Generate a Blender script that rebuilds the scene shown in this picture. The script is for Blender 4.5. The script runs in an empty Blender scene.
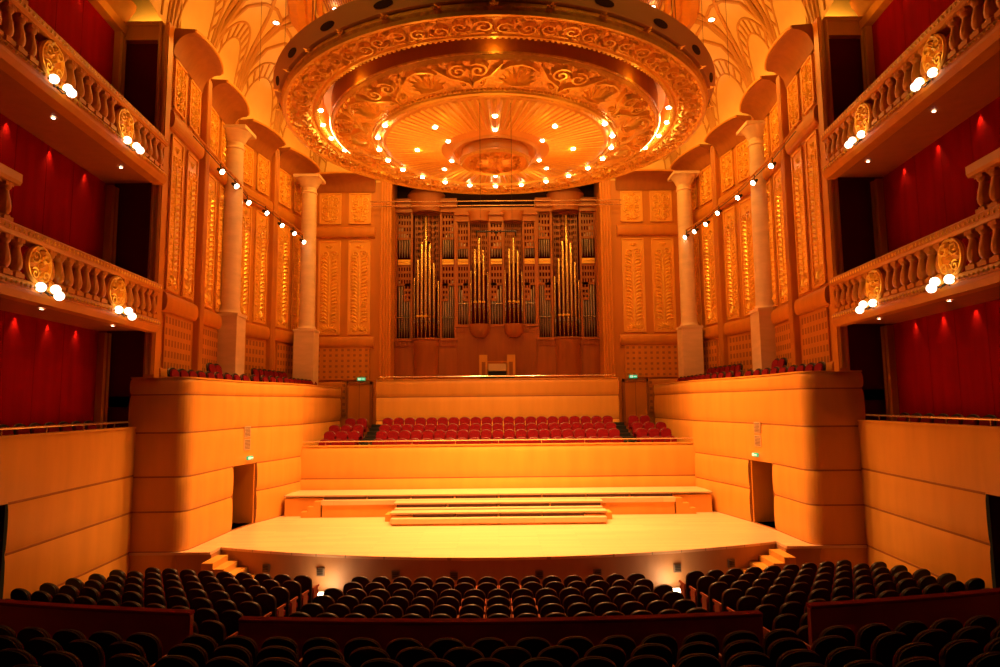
import bpy, math, random
from math import sin, cos, pi, radians, sqrt, atan2
from mathutils import Vector, Matrix
random.seed(7)
S = bpy.context.scene
COL = S.collection
ZC = 5.7            # eye height above the stalls' lowest floor; all heights below are given relative to the eye, then lifted at the end

# ---------------------------------------------------------------- camera, world, exposure
cam_d = bpy.data.cameras.new('camera'); cam_d.sensor_width = 36; cam_d.lens = 667 * 36 / 1000; cam_d.clip_end = 300
cam = bpy.data.objects.new('camera', cam_d); COL.objects.link(cam); S.camera = cam
P, RO, YW = radians(6.0), radians(0.55), radians(0.26)
f_ = Vector((sin(YW) * cos(P), cos(YW) * cos(P), sin(P))); r0 = Vector((cos(YW), -sin(YW), 0)); u0 = r0.cross(f_)
r_ = r0 * cos(RO) - u0 * sin(RO); u_ = r_.cross(f_)
cam.matrix_world = Matrix(((r_.x, u_.x, -f_.x, 0), (r_.y, u_.y, -f_.y, 0), (r_.z, u_.z, -f_.z, 0), (0, 0, 0, 1)))
S.view_settings.view_transform = 'Standard'; S.view_settings.look = 'None'
S.view_settings.gamma = 1; S.view_settings.use_curve_mapping = False
S.view_settings.exposure = 0.0
W = bpy.data.worlds.new('world'); S.world = W; W.use_nodes = True
W.node_tree.nodes['Background'].inputs[0].default_value = (1.0, 0.42, 0.10, 1); W.node_tree.nodes['Background'].inputs[1].default_value = 0.012

WARM = (1.0, 0.48, 0.065)
def light(kind, loc, power, color=WARM, size=0.3, rot=None, aim=None, spot=None, blend=0.5, name='stage_lamp', sy=None):
    d = bpy.data.lights.new(name, kind); d.energy = power; d.color = color
    if kind == 'AREA':
        d.size = size
        if sy: d.shape = 'RECTANGLE'; d.size_y = sy
        else: d.shape = 'DISK'
    else: d.shadow_soft_size = size
    if kind == 'SPOT': d.spot_size = radians(spot or 60); d.spot_blend = blend
    o = bpy.data.objects.new(name, d); COL.objects.link(o); o.location = loc
    if aim is not None: o.rotation_euler = (Vector(aim) - Vector(loc)).to_track_quat('-Z', 'Y').to_euler()
    return o
# stage lamps set in the underside of the hanging canopy
for k in range(8):
    a = k * pi / 4 + .3
    light('SPOT', (4.1 * cos(a), 24.5 + 2.9 * sin(a), 8.95), 4300, color=(1.0, .46, .13), size=.25, aim=(5.0 * cos(a), 25.0 + 3.4 * sin(a), -4.4), spot=88, blend=.6)
# general lamps in the ceiling, shining into the hall
for (x, y, z) in [(-6, 31, 14.5), (6, 31, 14.5), (-7.5, 25.5, 14.5), (7.5, 25.5, 14.5), (0, 33.5, 13.8)]:
    light('AREA', (x, y, z), 330, size=1.2, aim=(x * .8, y + 1, 0), name='ceiling_lamp')
# two unseen fill spots, added to brighten the reflector ring at the near canopy edge
for s_ in (-1, 1):
    light('SPOT', (s_ * 5, 9.5, 15.0), 700, size=.3, aim=(s_ * 3.5, 17.5, 11.0), spot=42, blend=.8, name='canopy_fill')
    light('POINT', (s_ * 11.3, 19.6, 12.0), 9, size=.15, name='beam_fill')  # added fill, brightens the beam over the top box
# lamps on top of the canopy that wash the vault
for k in range(10):
    a = k * pi / 5 + .2
    light('AREA', (6.0 * cos(a), 24 + 6.0 * sin(a), 11.3), 95, size=.5, aim=(13 * cos(a), 24 + 13 * sin(a), 16.5), name='vault_uplight')
# canopy lamps turned towards the side parapets of the stalls
for s_ in (-1, 1):
    light('SPOT', (s_ * -1.5, 22.0, 8.7), 950, size=.25, aim=(s_ * 11.0, 17.0, -2.9), spot=46, blend=.9, name='side_lamp')
    light('SPOT', (s_ * 4.5, 24, 8.9), 170, size=.25, aim=(s_ * 10.0, 17.5, 5), spot=60, blend=.9, name='box_lamp')

# ---------------------------------------------------------------- materials
def mat(name, base, rough=.5, metal=0, noise=None, emit=None, bump=0, wood=None, coat=0, spec=.5):
    m = bpy.data.materials.new(name); m.use_nodes = True; nt = m.node_tree; b = nt.nodes['Principled BSDF']
    b.inputs['Base Color'].default_value = (*base, 1); b.inputs['Roughness'].default_value = rough; b.inputs['Metallic'].default_value = metal
    b.inputs['Coat Weight'].default_value = coat; b.inputs['Specular IOR Level'].default_value = spec
    if emit: b.inputs['Emission Color'].default_value = (*emit[0], 1); b.inputs['Emission Strength'].default_value = emit[1]
    if noise or wood:
        tc = nt.nodes.new('ShaderNodeTexCoord'); mp = nt.nodes.new('ShaderNodeMapping'); nz = nt.nodes.new('ShaderNodeTexNoise')
        rp = nt.nodes.new('ShaderNodeValToRGB')
        nt.links.new(tc.outputs['Object'], mp.inputs[0]); nt.links.new(mp.outputs[0], nz.inputs[0]); nt.links.new(nz.outputs[0], rp.inputs[0])
        sc, amt = (wood or noise)[0], (wood or noise)[1]
        mp.inputs['Scale'].default_value = (sc[0], sc[1], sc[2]); nz.inputs['Scale'].default_value = 1; nz.inputs['Detail'].default_value = 4
        rp.color_ramp.elements[0].position = .3; rp.color_ramp.elements[1].position = .7
        rp.color_ramp.elements[0].color = (*[c * (1 - amt) for c in base], 1); rp.color_ramp.elements[1].color = (*[min(1, c * (1 + amt)) for c in base], 1)
        nt.links.new(rp.outputs[0], b.inputs['Base Color'])
        if bump:
            bp = nt.nodes.new('ShaderNodeBump'); bp.inputs['Strength'].default_value = bump; bp.inputs['Distance'].default_value = .08
            nt.links.new(nz.outputs[0], bp.inputs['Height']); nt.links.new(bp.outputs[0], b.inputs['Normal'])
    return m
def plank_mat(name, base):
    m = mat(name, base, .32, coat=.25); nt = m.node_tree; b = nt.nodes['Principled BSDF']
    tc = nt.nodes.new('ShaderNodeTexCoord'); br = nt.nodes.new('ShaderNodeTexBrick'); mp = nt.nodes.new('ShaderNodeMapping')
    nt.links.new(tc.outputs['Object'], mp.inputs[0]); nt.links.new(mp.outputs[0], br.inputs[0])
    br.inputs['Scale'].default_value = 1; br.inputs['Brick Width'].default_value = 2.6; br.inputs['Row Height'].default_value = .22
    br.inputs['Mortar Size'].default_value = .004
    br.inputs['Color1'].default_value = (*base, 1); br.inputs['Color2'].default_value = (*[c * .84 for c in base], 1); br.inputs['Mortar'].default_value = (*[c * .55 for c in base], 1)
    nt.links.new(br.outputs[0], b.inputs['Base Color']); return m
M = {
 'honey': mat('honey_maple', (.70, .32, .05), .42, wood=((2, 2, .35), .07)),
 'wood': mat('orange_wood', (.58, .20, .012), .45, wood=((3, 3, .5), .08)),
 'organ': mat('organ_wood', (.34, .095, .016), .45, wood=((5, 5, .6), .1)),
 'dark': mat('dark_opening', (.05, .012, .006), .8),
 'dark_shade': mat('dark_shade_wood', (.32, .105, .02), .6),  # dark wood; also stands in for shade along the wall grooves
 'gold': mat('gilding', (1.0, .58, .10), .33, .4, noise=((9, 9, 9), .12)),
 'goldpale': mat('pale_gilding', (.84, .40, .06), .45, .1),
 'stage': plank_mat('stage_planks', (.90, .58, .32)),
 'apron': mat('apron_wood', (.48, .22, .08), .5, wood=((3, 3, .5), .08)),
 'cream': mat('cream_plaster', (.82, .55, .18), .7, noise=((2, 2, 2), .04)),
 'rib': mat('rib_plaster', (.60, .30, .06), .6),
 'stone': mat('column_stone', (.74, .50, .30), .5, noise=((1.5, 1.5, 5), .08)),
 'redwall': mat('red_wall_fabric', (.26, .002, .003), .95, noise=((3, 3, .4), .12), spec=.05),
 'redseam': mat('red_seam', (.21, .002, .002), .95, spec=.05),
 'goldring': mat('gilded_ground', (.88, .44, .06), .40, .25, noise=((6, 6, 6), .15), bump=1.0),
 'hood': mat('hood_wood_shaded', (.36, .11, .015), .5, wood=((5, 5, .6), .1)),  # shade of the hood's underside put into a darker wood colour
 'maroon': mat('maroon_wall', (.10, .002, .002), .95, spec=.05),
 'seatred': mat('red_velvet', (.18, .002, .006), .85, spec=.15),
 'shell': mat('black_shell', (.007, .005, .005), .5, spec=.3),
 'rim': mat('seat_rim', (.10, .028, .012), .35),
 'armwood': mat('armrest_wood', (.32, .07, .03), .35),
 'partition': mat('red_partition', (.30, .03, .016), .35),
 'carpet': mat('aisle_floor', (.10, .03, .015), .7, noise=((6, 6, 6), .2)),
 'metal': mat('rail_metal', (.80, .62, .42), .22, .85),
 'blackmetal': mat('black_metal', (.02, .015, .012), .5, .3),
 'pipe': mat('pipe_metal', (.52, .35, .16), .25, .85),
 'pipedark': mat('dull_pipe_metal', (.34, .24, .20), .35, .7),
 'grey': mat('grey_panel', (.20, .13, .08), .6),
 'greyring': mat('grey_reflector', (.72, .38, .16), .55),
 'bulb': mat('lit_bulb', (1, .9, .7), .3, emit=((1, .86, .60), 14)),
 'globe': mat('lit_globe', (1, .9, .7), .3, emit=((1, .86, .62), 3.6)),
 'strip': mat('lit_strip', (1, .9, .7), .3, emit=((1, .74, .3), 12)),
 'exit': mat('exit_green', (.02, .4, .2), .4, emit=((.06, .8, .35), .5)),
 'exitw': mat('exit_white', (.9, .95, .9), .4, emit=((.5, 1, .7), .7)),
 'cable': mat('cable', (.10, .05, .03), .6),
 'ivory': mat('ivory', (.72, .50, .28), .5),
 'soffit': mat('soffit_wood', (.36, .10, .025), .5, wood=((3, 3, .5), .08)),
}
# ---------------------------------------------------------------- mesh building
class MB:
    def __init__(s): s.v = []; s.f = []; s.mi = []; s.k = 0
    def add(s, vs, fs):
        n = len(s.v); s.v += [tuple(v) for v in vs]; s.f += [tuple(i + n for i in f) for f in fs]; s.mi += [s.k] * len(fs); return s
    def box(s, c, d, rz=0, tap=1):
        ca, sa = cos(rz), sin(rz); vs = []
        for z, t in ((-.5, 1), (.5, tap)):
            for x, y in ((-.5, -.5), (.5, -.5), (.5, .5), (-.5, .5)):
                X, Y = x * d[0] * t, y * d[1] * t; vs.append((c[0] + X * ca - Y * sa, c[1] + X * sa + Y * ca, c[2] + z * d[2]))
        return s.add(vs, [(3, 2, 1, 0), (4, 5, 6, 7), (0, 1, 5, 4), (1, 2, 6, 5), (2, 3, 7, 6), (3, 0, 4, 7)])
    def bb(s, x0, x1, y0, y1, z0, z1): return s.box(((x0 + x1) / 2, (y0 + y1) / 2, (z0 + z1) / 2), (abs(x1 - x0), abs(y1 - y0), abs(z1 - z0)))
    def lathe(s, prof, c=(0, 0, 0), n=16, sx=1, sy=1, a0=0, a1=2 * pi):
        full = abs(a1 - a0 - 2 * pi) < 1e-6; m = n if full else n + 1; vs = []
        for (r, z) in prof:
            for i in range(m):
                a = a0 + (a1 - a0) * i / n; vs.append((c[0] + r * cos(a) * sx, c[1] + r * sin(a) * sy, c[2] + z))
        fs = []
        for j in range(len(prof) - 1):
            for i in range(n):
                p, q = i, (i + 1) % m; fs.append((j * m + p, j * m + q, (j + 1) * m + q, (j + 1) * m + p))
        return s.add(vs, fs)
    def prism(s, poly, z0, z1):
        n = len(poly); vs = [(x, y, z0) for x, y in poly] + [(x, y, z1) for x, y in poly]
        return s.add(vs, [tuple(range(n))[::-1], tuple(range(n, 2 * n))] + [(i, (i + 1) % n, n + (i + 1) % n, n + i) for i in range(n)])
    def xz(s, poly, y0, y1):   # outline in x,z given depth in y
        n = len(poly); vs = [(x, y0, z) for x, z in poly] + [(x, y1, z) for x, z in poly]
        return s.add(vs, [tuple(range(n)), tuple(range(n, 2 * n))[::-1]] + [((i + 1) % n, i, n + i, n + (i + 1) % n) for i in range(n)])
    def tube(s, pts, r, n=6, cap=True):
        pts = [Vector(p) for p in pts]; vs = []; m = len(pts); up = None
        for i, p in enumerate(pts):
            t = (pts[min(i + 1, m - 1)] - pts[max(i - 1, 0)]).normalized()
            if up is None: up = Vector((0, 0, 1)) if abs(t.z) < .9 else Vector((1, 0, 0))
            a = t.cross(up)
            a = a.normalized() if a.length > 1e-5 else t.orthogonal().normalized()
            b = a.cross(t).normalized(); up = b
            rr = r[i] if isinstance(r, (list, tuple)) else r
            for k in range(n):
                th = 2 * pi * k / n; vs.append(p + a * cos(th) * rr + b * sin(th) * rr)
        fs = [(i * n + k, i * n + (k + 1) % n, (i + 1) * n + (k + 1) % n, (i + 1) * n + k) for i in range(m - 1) for k in range(n)]
        if cap: fs += [tuple(range(n))[::-1], tuple(range((m - 1) * n, m * n))]
        return s.add(vs, fs)
    def ball(s, c, r, n=10, sz=1):
        return s.lathe([(r * sin(pi * j / 8) + 1e-4, -r * sz * cos(pi * j / 8)) for j in range(9)], c, n)
    def grid(s, rows, close=False):
        m = len(rows[0]); vs = [p for r in rows for p in r]; c = m if close else m - 1
        return s.add(vs, [(j * m + i, j * m + (i + 1) % m, (j + 1) * m + (i + 1) % m, (j + 1) * m + i) for j in range(len(rows) - 1) for i in range(c)])
    # relief motifs: drawn in a flat frame (a, b, height) and laid on a surface by the function mp
    def ridge(s, pts, w, h, mp):
        rows = []; m = len(pts)
        for i, (a, b) in enumerate(pts):
            da = pts[min(i + 1, m - 1)][0] - pts[max(i - 1, 0)][0]; db = pts[min(i + 1, m - 1)][1] - pts[max(i - 1, 0)][1]
            L = sqrt(da * da + db * db) or 1; na, nb = -db / L, da / L
            k = w * (1 if 0 < i < m - 1 else .35) / 2
            rows.append([mp(a + na * k, b + nb * k, 0), mp(a + na * k * .5, b + nb * k * .5, h), mp(a - na * k * .5, b - nb * k * .5, h), mp(a - na * k, b - nb * k, 0)])
        return s.grid(rows)
    def leaf(s, a, b, ang, L, w, h, mp):
        ca, sa = cos(ang), sin(ang); g = lambda u, v, hh: mp(a + u * ca - v * sa, b + u * sa + v * ca, hh)
        return s.add([g(0, 0, 0), g(L * .45, -w / 2, 0), g(L, 0, h * .2), g(L * .45, w / 2, 0), g(L * .4, 0, h)], [(0, 1, 4), (1, 2, 4), (2, 3, 4), (3, 0, 4)])
    def build(s, name, m, parent=None, smooth=35, label=None, loc=None):
        me = bpy.data.meshes.new(name); me.from_pydata(s.v, [], s.f); me.update()
        ms = m if isinstance(m, (list, tuple)) else [m]
        for x in ms: me.materials.append(M[x] if isinstance(x, str) else x)
        if any(s.mi): me.polygons.foreach_set('material_index', s.mi)
        if smooth:
            me.shade_smooth(); me.set_sharp_from_angle(angle=radians(smooth))
        o = bpy.data.objects.new(name, me); COL.objects.link(o)
        if parent: o.parent = parent
        if loc: o.location = loc
        if label: o['label'] = label
        return o
def flatmap(a, b, h): return (a, -h, b)      # a across, b up, relief towards local -y
def spiral(ca, cb, r0, r1, t0, turns, hand=1, n=16):
    return [(ca + (r0 + (r1 - r0) * i / n) * cos(t0 + hand * turns * 2 * pi * i / n), cb + (r0 + (r1 - r0) * i / n) * sin(t0 + hand * turns * 2 * pi * i / n)) for i in range(n + 1)]
def thing(name, label, cat, loc=(0, 0, 0), rz=0, group=None):
    o = bpy.data.objects.new(name, None); o.empty_display_size = .2; COL.objects.link(o); o.location = loc; o.rotation_euler = (0, 0, rz)
    return tag(o, label, cat, group)
def tag(o, label, cat, group=None):
    o['label'] = label; o['category'] = cat
    if group: o['group'] = group
    return o
def struct(name, mb, m, parent=None, smooth=35):
    o = mb.build(name, m, parent, smooth)
    if parent is None: o['kind'] = 'structure'
    return o
CH = {}
def kids(o):
    if o.name not in CH: CH[o.name] = [c for c in COL.objects if c.parent == o]
    return CH[o.name]
def dup(root, loc, rz, label=None, group=None, scale=None):
    def cp(o, par):
        c = o.copy(); COL.objects.link(c); c.parent = par
        for ch in kids(o): cp(ch, c)
        return c
    r = cp(root, None); r.location = loc; r.rotation_euler = (0, 0, rz)
    if scale: r.scale = scale
    if label: r['label'] = label
    if group: r['group'] = group
    return r
class Stock:    # first use moves the prototype, later uses copy it
    def __init__(s, make): s.make = make; s.p = None
    def put(s, loc, rz, label, group=None, scale=None):
        if s.p is None:
            s.p = s.make(); kids(s.p); s.p.location = loc; s.p.rotation_euler = (0, 0, rz); s.p['label'] = label
            if group: s.p['group'] = group
            if scale: s.p.scale = scale
            return s.p
        return dup(s.p, loc, rz, label, group, scale or (1, 1, 1))
ORD = ['', 'first', 'second', 'third', 'fourth', 'fifth', 'sixth', 'seventh', 'eighth', 'ninth', 'tenth', 'eleventh', 'twelfth', 'thirteenth', 'fourteenth', 'fifteenth', 'sixteenth', 'seventeenth', 'eighteenth', 'nineteenth', 'twentieth', 'twenty-first', 'twenty-second', 'twenty-third', 'twenty-fourth', 'twenty-fifth', 'twenty-sixth']
SIDE = {-1: 'left', 1: 'right'}
ZS = -4.4           # stage floor
# ---------------------------------------------------------------- auditorium floor
def zfloor(x, y):
    return zf0(y - x * x / 68.0) + .035 * max(0, abs(x) - 5.3) * min(1, max(0, (y - 10.6) / 2)) * min(1, max(0, (20 - y) / 5))
def zf0(d):
    P_ = [(20.5, -5.58), (18.4, -5.46), (12.0, -4.84), (10.9, -4.75), (10.4, -4.28), (9.4, -4.04), (6.0, -3.30), (-2, -1.6)]
    if d >= P_[0][0]: return P_[0][1]
    for (a, za), (b, zb) in zip(P_, P_[1:]):
        if d >= b: return zb + (za - zb) * (d - b) / (a - b)
    return P_[-1][1]
fl = MB()
ys = [22.5, 20.5, 19, 18, 15, 12, 11.2, 10.9, 10.6, 10.4, 9.9, 9.4, 8, 6, 3, 0, -2]
fl.grid([[(x, y + x * x / 68.0, zfloor(x, y + x * x / 68.0)) for x in [-12 + .8 * i for i in range(31)]] for y in ys])
struct('floor', fl, 'carpet')
# ---------------------------------------------------------------- stage
def arc_front(x): return 19.75 + x * x / 42.0
NX = [-8.75 + 17.5 * i / 24 for i in range(25)]
sp = MB(); poly = [(x, arc_front(x)) for x in NX] + [(8.75, 20.9), (10.9, 20.35), (10.9, 21.5), (10.2, 27), (9.0, 29.2), (-9.0, 29.2), (-10.2, 27), (-10.9, 21.5), (-10.9, 20.35), (-8.75, 20.9)]
poly = [(x, arc_front(x)) for x in NX] + [(8.76, 20.85), (11.4, 20.85), (11.4, 21.5), (11.0, 29.2), (-11.0, 29.2), (-11.4, 21.5), (-11.4, 20.85), (-8.76, 20.85)]
sp.prism(poly, ZS - .08, ZS)
struct('floor_stage', sp, 'stage', smooth=0)
ap = MB()
ap.grid([[(x, arc_front(x) + .06, z) for x in NX] for z in (ZS - .08, -5.75)])
for s in (-1, 1):
    ap.add([(s * 8.75, arc_front(8.75) + .06, ZS - .08), (s * 8.75, 20.9, ZS - .08), (s * 8.75, 20.9, -5.75), (s * 8.75, arc_front(8.75) + .06, -5.75)], [(0, 1, 2, 3)])
    ap.add([(s * 8.75, 20.9, ZS - .08), (s * 11.4, 20.9, ZS - .08), (s * 11.4, 20.9, -5.75), (s * 8.75, 20.9, -5.75)], [(0, 1, 2, 3)])
struct('wall_stage_front', ap, 'apron')
sk = MB(); sk.box((0, 0, 0), (.22, .03, .22)); sk.k = 1; sk.box((0, -.02, 0), (.14, .02, .14))
def mk_sock():
    t = thing('floor_socket', '', 'socket'); b = MB().box((0, 0, 0), (.24, .04, .24)); b.build('frame', 'grey', t, 0)
    b = MB(); 
    for i in range(4): b.box((0, -.03, -.07 + .047 * i), (.18, .02, .02))
    b.build('vent', 'blackmetal', t, 0); return t
sock = Stock(mk_sock)
for i, x in enumerate([-7.1, -5.3, -3.0, -1.3, 1.15, 2.85, 5.3, 7.1]):
    sock.put((x, arc_front(x) + .02, -4.92), atan2(x / 21, 1), 'small square grille in the stage front, ' + ORD[(i % 4 + 1) if i < 4 else 8 - i] + ' from the ' + ('left' if i < 4 else 'right') + ' end', 'grilles along the stage front')
# steps at both ends of the stage front
for s in (-1, 1):
    t = thing('stage_stairs', f'short wooden steps climbing to the {SIDE[s]} end of the stage', 'stairs', (s * 8.75, 20.5, -5.68), 0, 'steps to the stage')
    for i in range(5):
        b = MB(); b.bb(-s * (.0 + .33 * i), -s * (.34 + .33 * i), -.28, .85 - .06 * i, 0, 1.28 - .17 * (i + 1) - .02); b.build('step', 'honey', t, 0)
# stage risers
def riser(name, label, x1, y0, y1, z, slot, tread):
    t = thing(name, label, 'stage riser', (0, y0, ZS), 0, 'risers at the back of the stage')
    h = z - ZS
    MB().bb(-x1, x1, .06, y1 - y0, 0, h - .12).build('body', 'honey', t, 0)
    MB().bb(-x1 - .02, x1 + .02, .0, y1 - y0, h - .06, h).build('deck', 'stage', t, 0)
    n = int(slot * 2 / 1.6); w = slot * 2 / n
    for i in range(n):
        MB().bb(-slot + w * i + .04, -slot + w * (i + 1) - .04, -.01, .08, h - .17, h - .06).build('slot', 'dark', t, 0)
    MB().bb(-tread, tread, -.34, .06, h - .34, h - .17).build('tread', 'stage', t, 0)
    MB().bb(-tread + .03, tread - .03, -.27, .06, 0, h - .34).build('tread_base', 'honey', t, 0)
    return t
r1 = riser('stage_riser', 'wide rear stage riser running almost the full stage width', 8.55, 27.2, 28.88, -3.58, 7.0, 7.0)
for s in (-1, 1):
    for i in range(3):
        MB().bb(s * (7.02 + .26 * i), s * (7.28 + .26 * i), -.3, .06, 0, .62 - .2 * i).build('side_step', 'honey', r1, 0)
r2 = riser('stage_riser', 'middle stage riser, lower and narrower than the rear one', 4.0, 26.15, 26.84, -3.76, 3.95, 3.95)
r3 = riser('stage_riser', 'front stage riser, lowest and nearest the open stage floor', 4.0, 25.2, 25.79, -3.98, 3.2, 3.95)
for s in (-1, 1):
    MB().bb(s * 4.01, s * 4.3, -.3, .4, 0, .26).build('side_step', 'honey', r2, 0)
# ---------------------------------------------------------------- banded wooden walls
def banded(name, pts, z0s, m='honey', cuts=(), bulge=.09, top=.04, thick=.35, side=1):
    """pts: plan polyline; bands bulge to the hall side; cuts: (i, zlow, zhigh) leave an opening in segment i"""
    b = MB(); n = len(pts)
    nrm = []
    for i in range(n):
        a = Vector(pts[max(i - 1, 0)]); c = Vector(pts[min(i + 1, n - 1)]); t = (c - a).normalized(); nrm.append(Vector((t.y, -t.x)) * side)
    zs = []
    for (za, zb) in zip(z0s, z0s[1:]):
        for k in range(9):
            u = k / 8; zs.append((za + (zb - za) * u, bulge * (max(0, sin(pi * u))) ** .35))
    cut = {c[0]: (c[1], c[2]) for c in cuts}
    for i in range(n - 1):
        rows = []
        for (z, o) in zs:
            rows.append([(pts[j][0] + nrm[j].x * o, pts[j][1] + nrm[j].y * o, z) for j in (i, i + 1)])
        if i in cut:
            lo, hi = cut[i]; part = []
            rr = [r for r in rows if r[0][2] >= hi - 1e-6]; b.grid(rr)
            rr = [r for r in rows if r[0][2] <= lo + 1e-6]
            if len(rr) > 1: b.grid(rr)
        else: b.grid(rows)
    # cap
    zt = z0s[-1]
    b.grid([[(pts[j][0] + nrm[j].x * top, pts[j][1] + nrm[j].y * top, zt) for j in range(n)], [(pts[j][0] + nrm[j].x * top, pts[j][1] + nrm[j].y * top, zt + .05) for j in range(n)],
            [(pts[j][0] - nrm[j].x * thick, pts[j][1] - nrm[j].y * thick, zt + .05) for j in range(n)], [(pts[j][0] - nrm[j].x * thick, pts[j][1] - nrm[j].y * thick, zt - .6) for j in range(n)]])
    o = struct(name, b, m)
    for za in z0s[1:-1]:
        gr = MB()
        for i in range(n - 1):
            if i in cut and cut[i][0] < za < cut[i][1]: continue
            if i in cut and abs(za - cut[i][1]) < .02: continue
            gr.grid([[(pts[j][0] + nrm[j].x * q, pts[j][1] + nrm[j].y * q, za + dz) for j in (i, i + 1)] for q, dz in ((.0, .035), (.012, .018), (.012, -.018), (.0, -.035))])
        gr.build('dark_shade', 'dark_shade', o, 0)  # dark strip paints the shade of the gap between two bands
    return o
GZ = [-5.6, -4.4, -3.2, -2.0, -.8, .38, .88]
for s in (-1, 1):
    base = [(-11.6, 20.45), (-11.1, 20.45), (-10.6, 20.45), (-10.3, 20.52), (-10.05, 20.72), (-9.9, 21.05), (-9.82, 21.6), (-9.70, 22.8), (-9.5, 24.4), (-9.2, 26.0), (-8.75, 27.4), (-8.45, 29), (-8.38, 31), (-8.36, 33), (-8.36, 35.6)]
    DA, DB = ((-9.5, 24.25), (-9.22, 25.85)) if s < 0 else ((-9.52, 23.4), (-9.28, 25.0))
    rc_ = [(-10.0 + cos(t) * .4, 21.3 - sin(t) * .4) for t in [pi / 2 * (1 - k / 8) for k in range(9)]]
    base = [(-11.42, 22.0), (-11.4, 20.9), (-10.8, 20.9)] + rc_ + [(-9.58, 21.6), (-9.55, 22.6), DA, DB, (-8.95, 26.6)] + base[10:]
    pts = [(x * -s, y) for x, y in base]; ncut = base.index(DA)
    zs_ = [-5.6, -4.4, -3.2, -2.15, -.8, .38, .88]
    w = banded('wall_stage_' + SIDE[s], pts, zs_, bulge=.055, cuts=[(ncut, -4.4, -2.15)], side=-s if s > 0 else 1)
    # dark passage behind the stage door, jamb and open leaf
    d = MB(); A = Vector((-DA[0] * s, DA[1])); B = Vector((-DB[0] * s, DB[1])); t = (B - A).normalized(); nout = Vector((s, 0)); 
    q = lambda p, o, z: (p.x + nout.x * o, p.y + o * .15, z)
    d.add([q(A, 0, ZS), q(A, 1.6, ZS), q(A, 1.6, -2.15), q(A, 0, -2.15), q(B, 0, ZS), q(B, 1.6, ZS), q(B, 1.6, -2.15), q(B, 0, -2.15)], [(0, 1, 2, 3), (4, 5, 6, 7), (1, 5, 6, 2), (3, 2, 6, 7), (0, 1, 5, 4)])
    dd = struct('door_%d' % (1 if s < 0 else 2), d, 'grey', smooth=0)
    lf = MB(); lf.box((B.x + s * .45, B.y - .12, -3.27), (.9, .07, 2.2), rz=.15 * s); lf.build('door_leaf', 'wood', dd, 0)
    lf = MB()
    for p in (A, B): lf.box((p.x + s * .08, p.y, -3.27), (.2, .08, 2.26))
    lf.build('door_frame', 'dark_shade', dd, 0)
    # loudspeaker vents and exit sign over the door
    ang = atan2(t.y, t.x) if s < 0 else atan2(-t.y, -t.x)
    for k, z in enumerate((-.95, -1.42)):
        v = thing('wall_grille', f'{"upper" if k == 0 else "lower"} of two pale square grilles over the {SIDE[s]} stage door', 'grille', (-(DA[0] + DB[0]) / 2 * s, (A.y + B.y) / 2, z), ang, 'grilles over the stage doors')
        MB().box((0, -.065, 0), (.42, .03, .40)).build('frame', 'ivory', v, 0); g = MB()
        for j in range(7): g.box((0, -.085, -.15 + .05 * j), (.36, .015, .02))
        g.build('grating', 'grey', v, 0)
    e = thing('exit_sign', f'small green exit sign above the {SIDE[s]} stage door', 'exit sign', (-(DA[0] * .4 + DB[0] * .6) * s, A.y * .4 + B.y * .6, -1.92), ang, 'exit signs')
    MB().box((0, -.1, 0), (.34, .06, .13)).build('housing', 'exit', e, 0); g = MB(); g.box((-.09, -.14, 0), (.12, .02, .08)); g.box((.08, -.14, 0), (.16, .02, .03)); g.build('pictogram', 'exitw', e, 0)
    # low parapet wall along the stalls, below the boxes
    X = lambda y: 11.22 - .065 * (20.75 - y)
    ys_ = [20.9, 19.5, 18.6, 17.6, 16.4, 15.1, 13.5, 11.5, 8.5, 6.0]
    pl = [(s * X(y), y) for y in ys_]
    if s < 0: pl = pl[::-1]
    ci = 5 if s > 0 else len(ys_) - 2 - 5
    banded('wall_parapet_' + SIDE[s], pl, [-5.6, -4.4, -3.2, -2.1, -.66], cuts=[(ci, -5.6, -2.1)], bulge=.03, side=1, thick=.3)
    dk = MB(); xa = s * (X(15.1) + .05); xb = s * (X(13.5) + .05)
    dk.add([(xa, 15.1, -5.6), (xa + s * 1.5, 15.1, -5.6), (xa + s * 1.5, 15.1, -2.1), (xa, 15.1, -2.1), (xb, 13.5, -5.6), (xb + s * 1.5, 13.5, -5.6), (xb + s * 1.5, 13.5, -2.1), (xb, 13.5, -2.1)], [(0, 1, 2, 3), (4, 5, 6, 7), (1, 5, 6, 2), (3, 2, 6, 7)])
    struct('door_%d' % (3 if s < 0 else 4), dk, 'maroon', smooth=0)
# choir parapet and gallery wall
banded('wall_choir_front', [(-8.5, 29.0), (-4, 29.0), (4, 29.0), (8.5, 29.0)], [-4.4, -3.12, -1.78], bulge=.07, thick=.25)
banded('wall_gallery_front', [(-6.15, 36.6), (-6.15, 34.1), (-6.12, 34.0), (-6.0, 34.0), (6.0, 34.0), (6.12, 34.0), (6.15, 34.1), (6.15, 36.6)], [-1.9, -.8, .38, 1.22], bulge=.05, thick=.2)
g = MB(); g.bb(-6.1, 6.1, 34.1, 38.6, .75, .95); struct('floor_gallery', g, 'wood', smooth=0)
cf = MB()
rowsC = [(30.0, -2.42), (30.9, -2.1), (31.8, -1.84), (32.7, -1.54)]
for (y, z) in rowsC: cf.bb(-8.5, 8.5, y - .5, 36.2, z - .4, z)
struct('floor_choir', cf, 'carpet', smooth=0)
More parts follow.
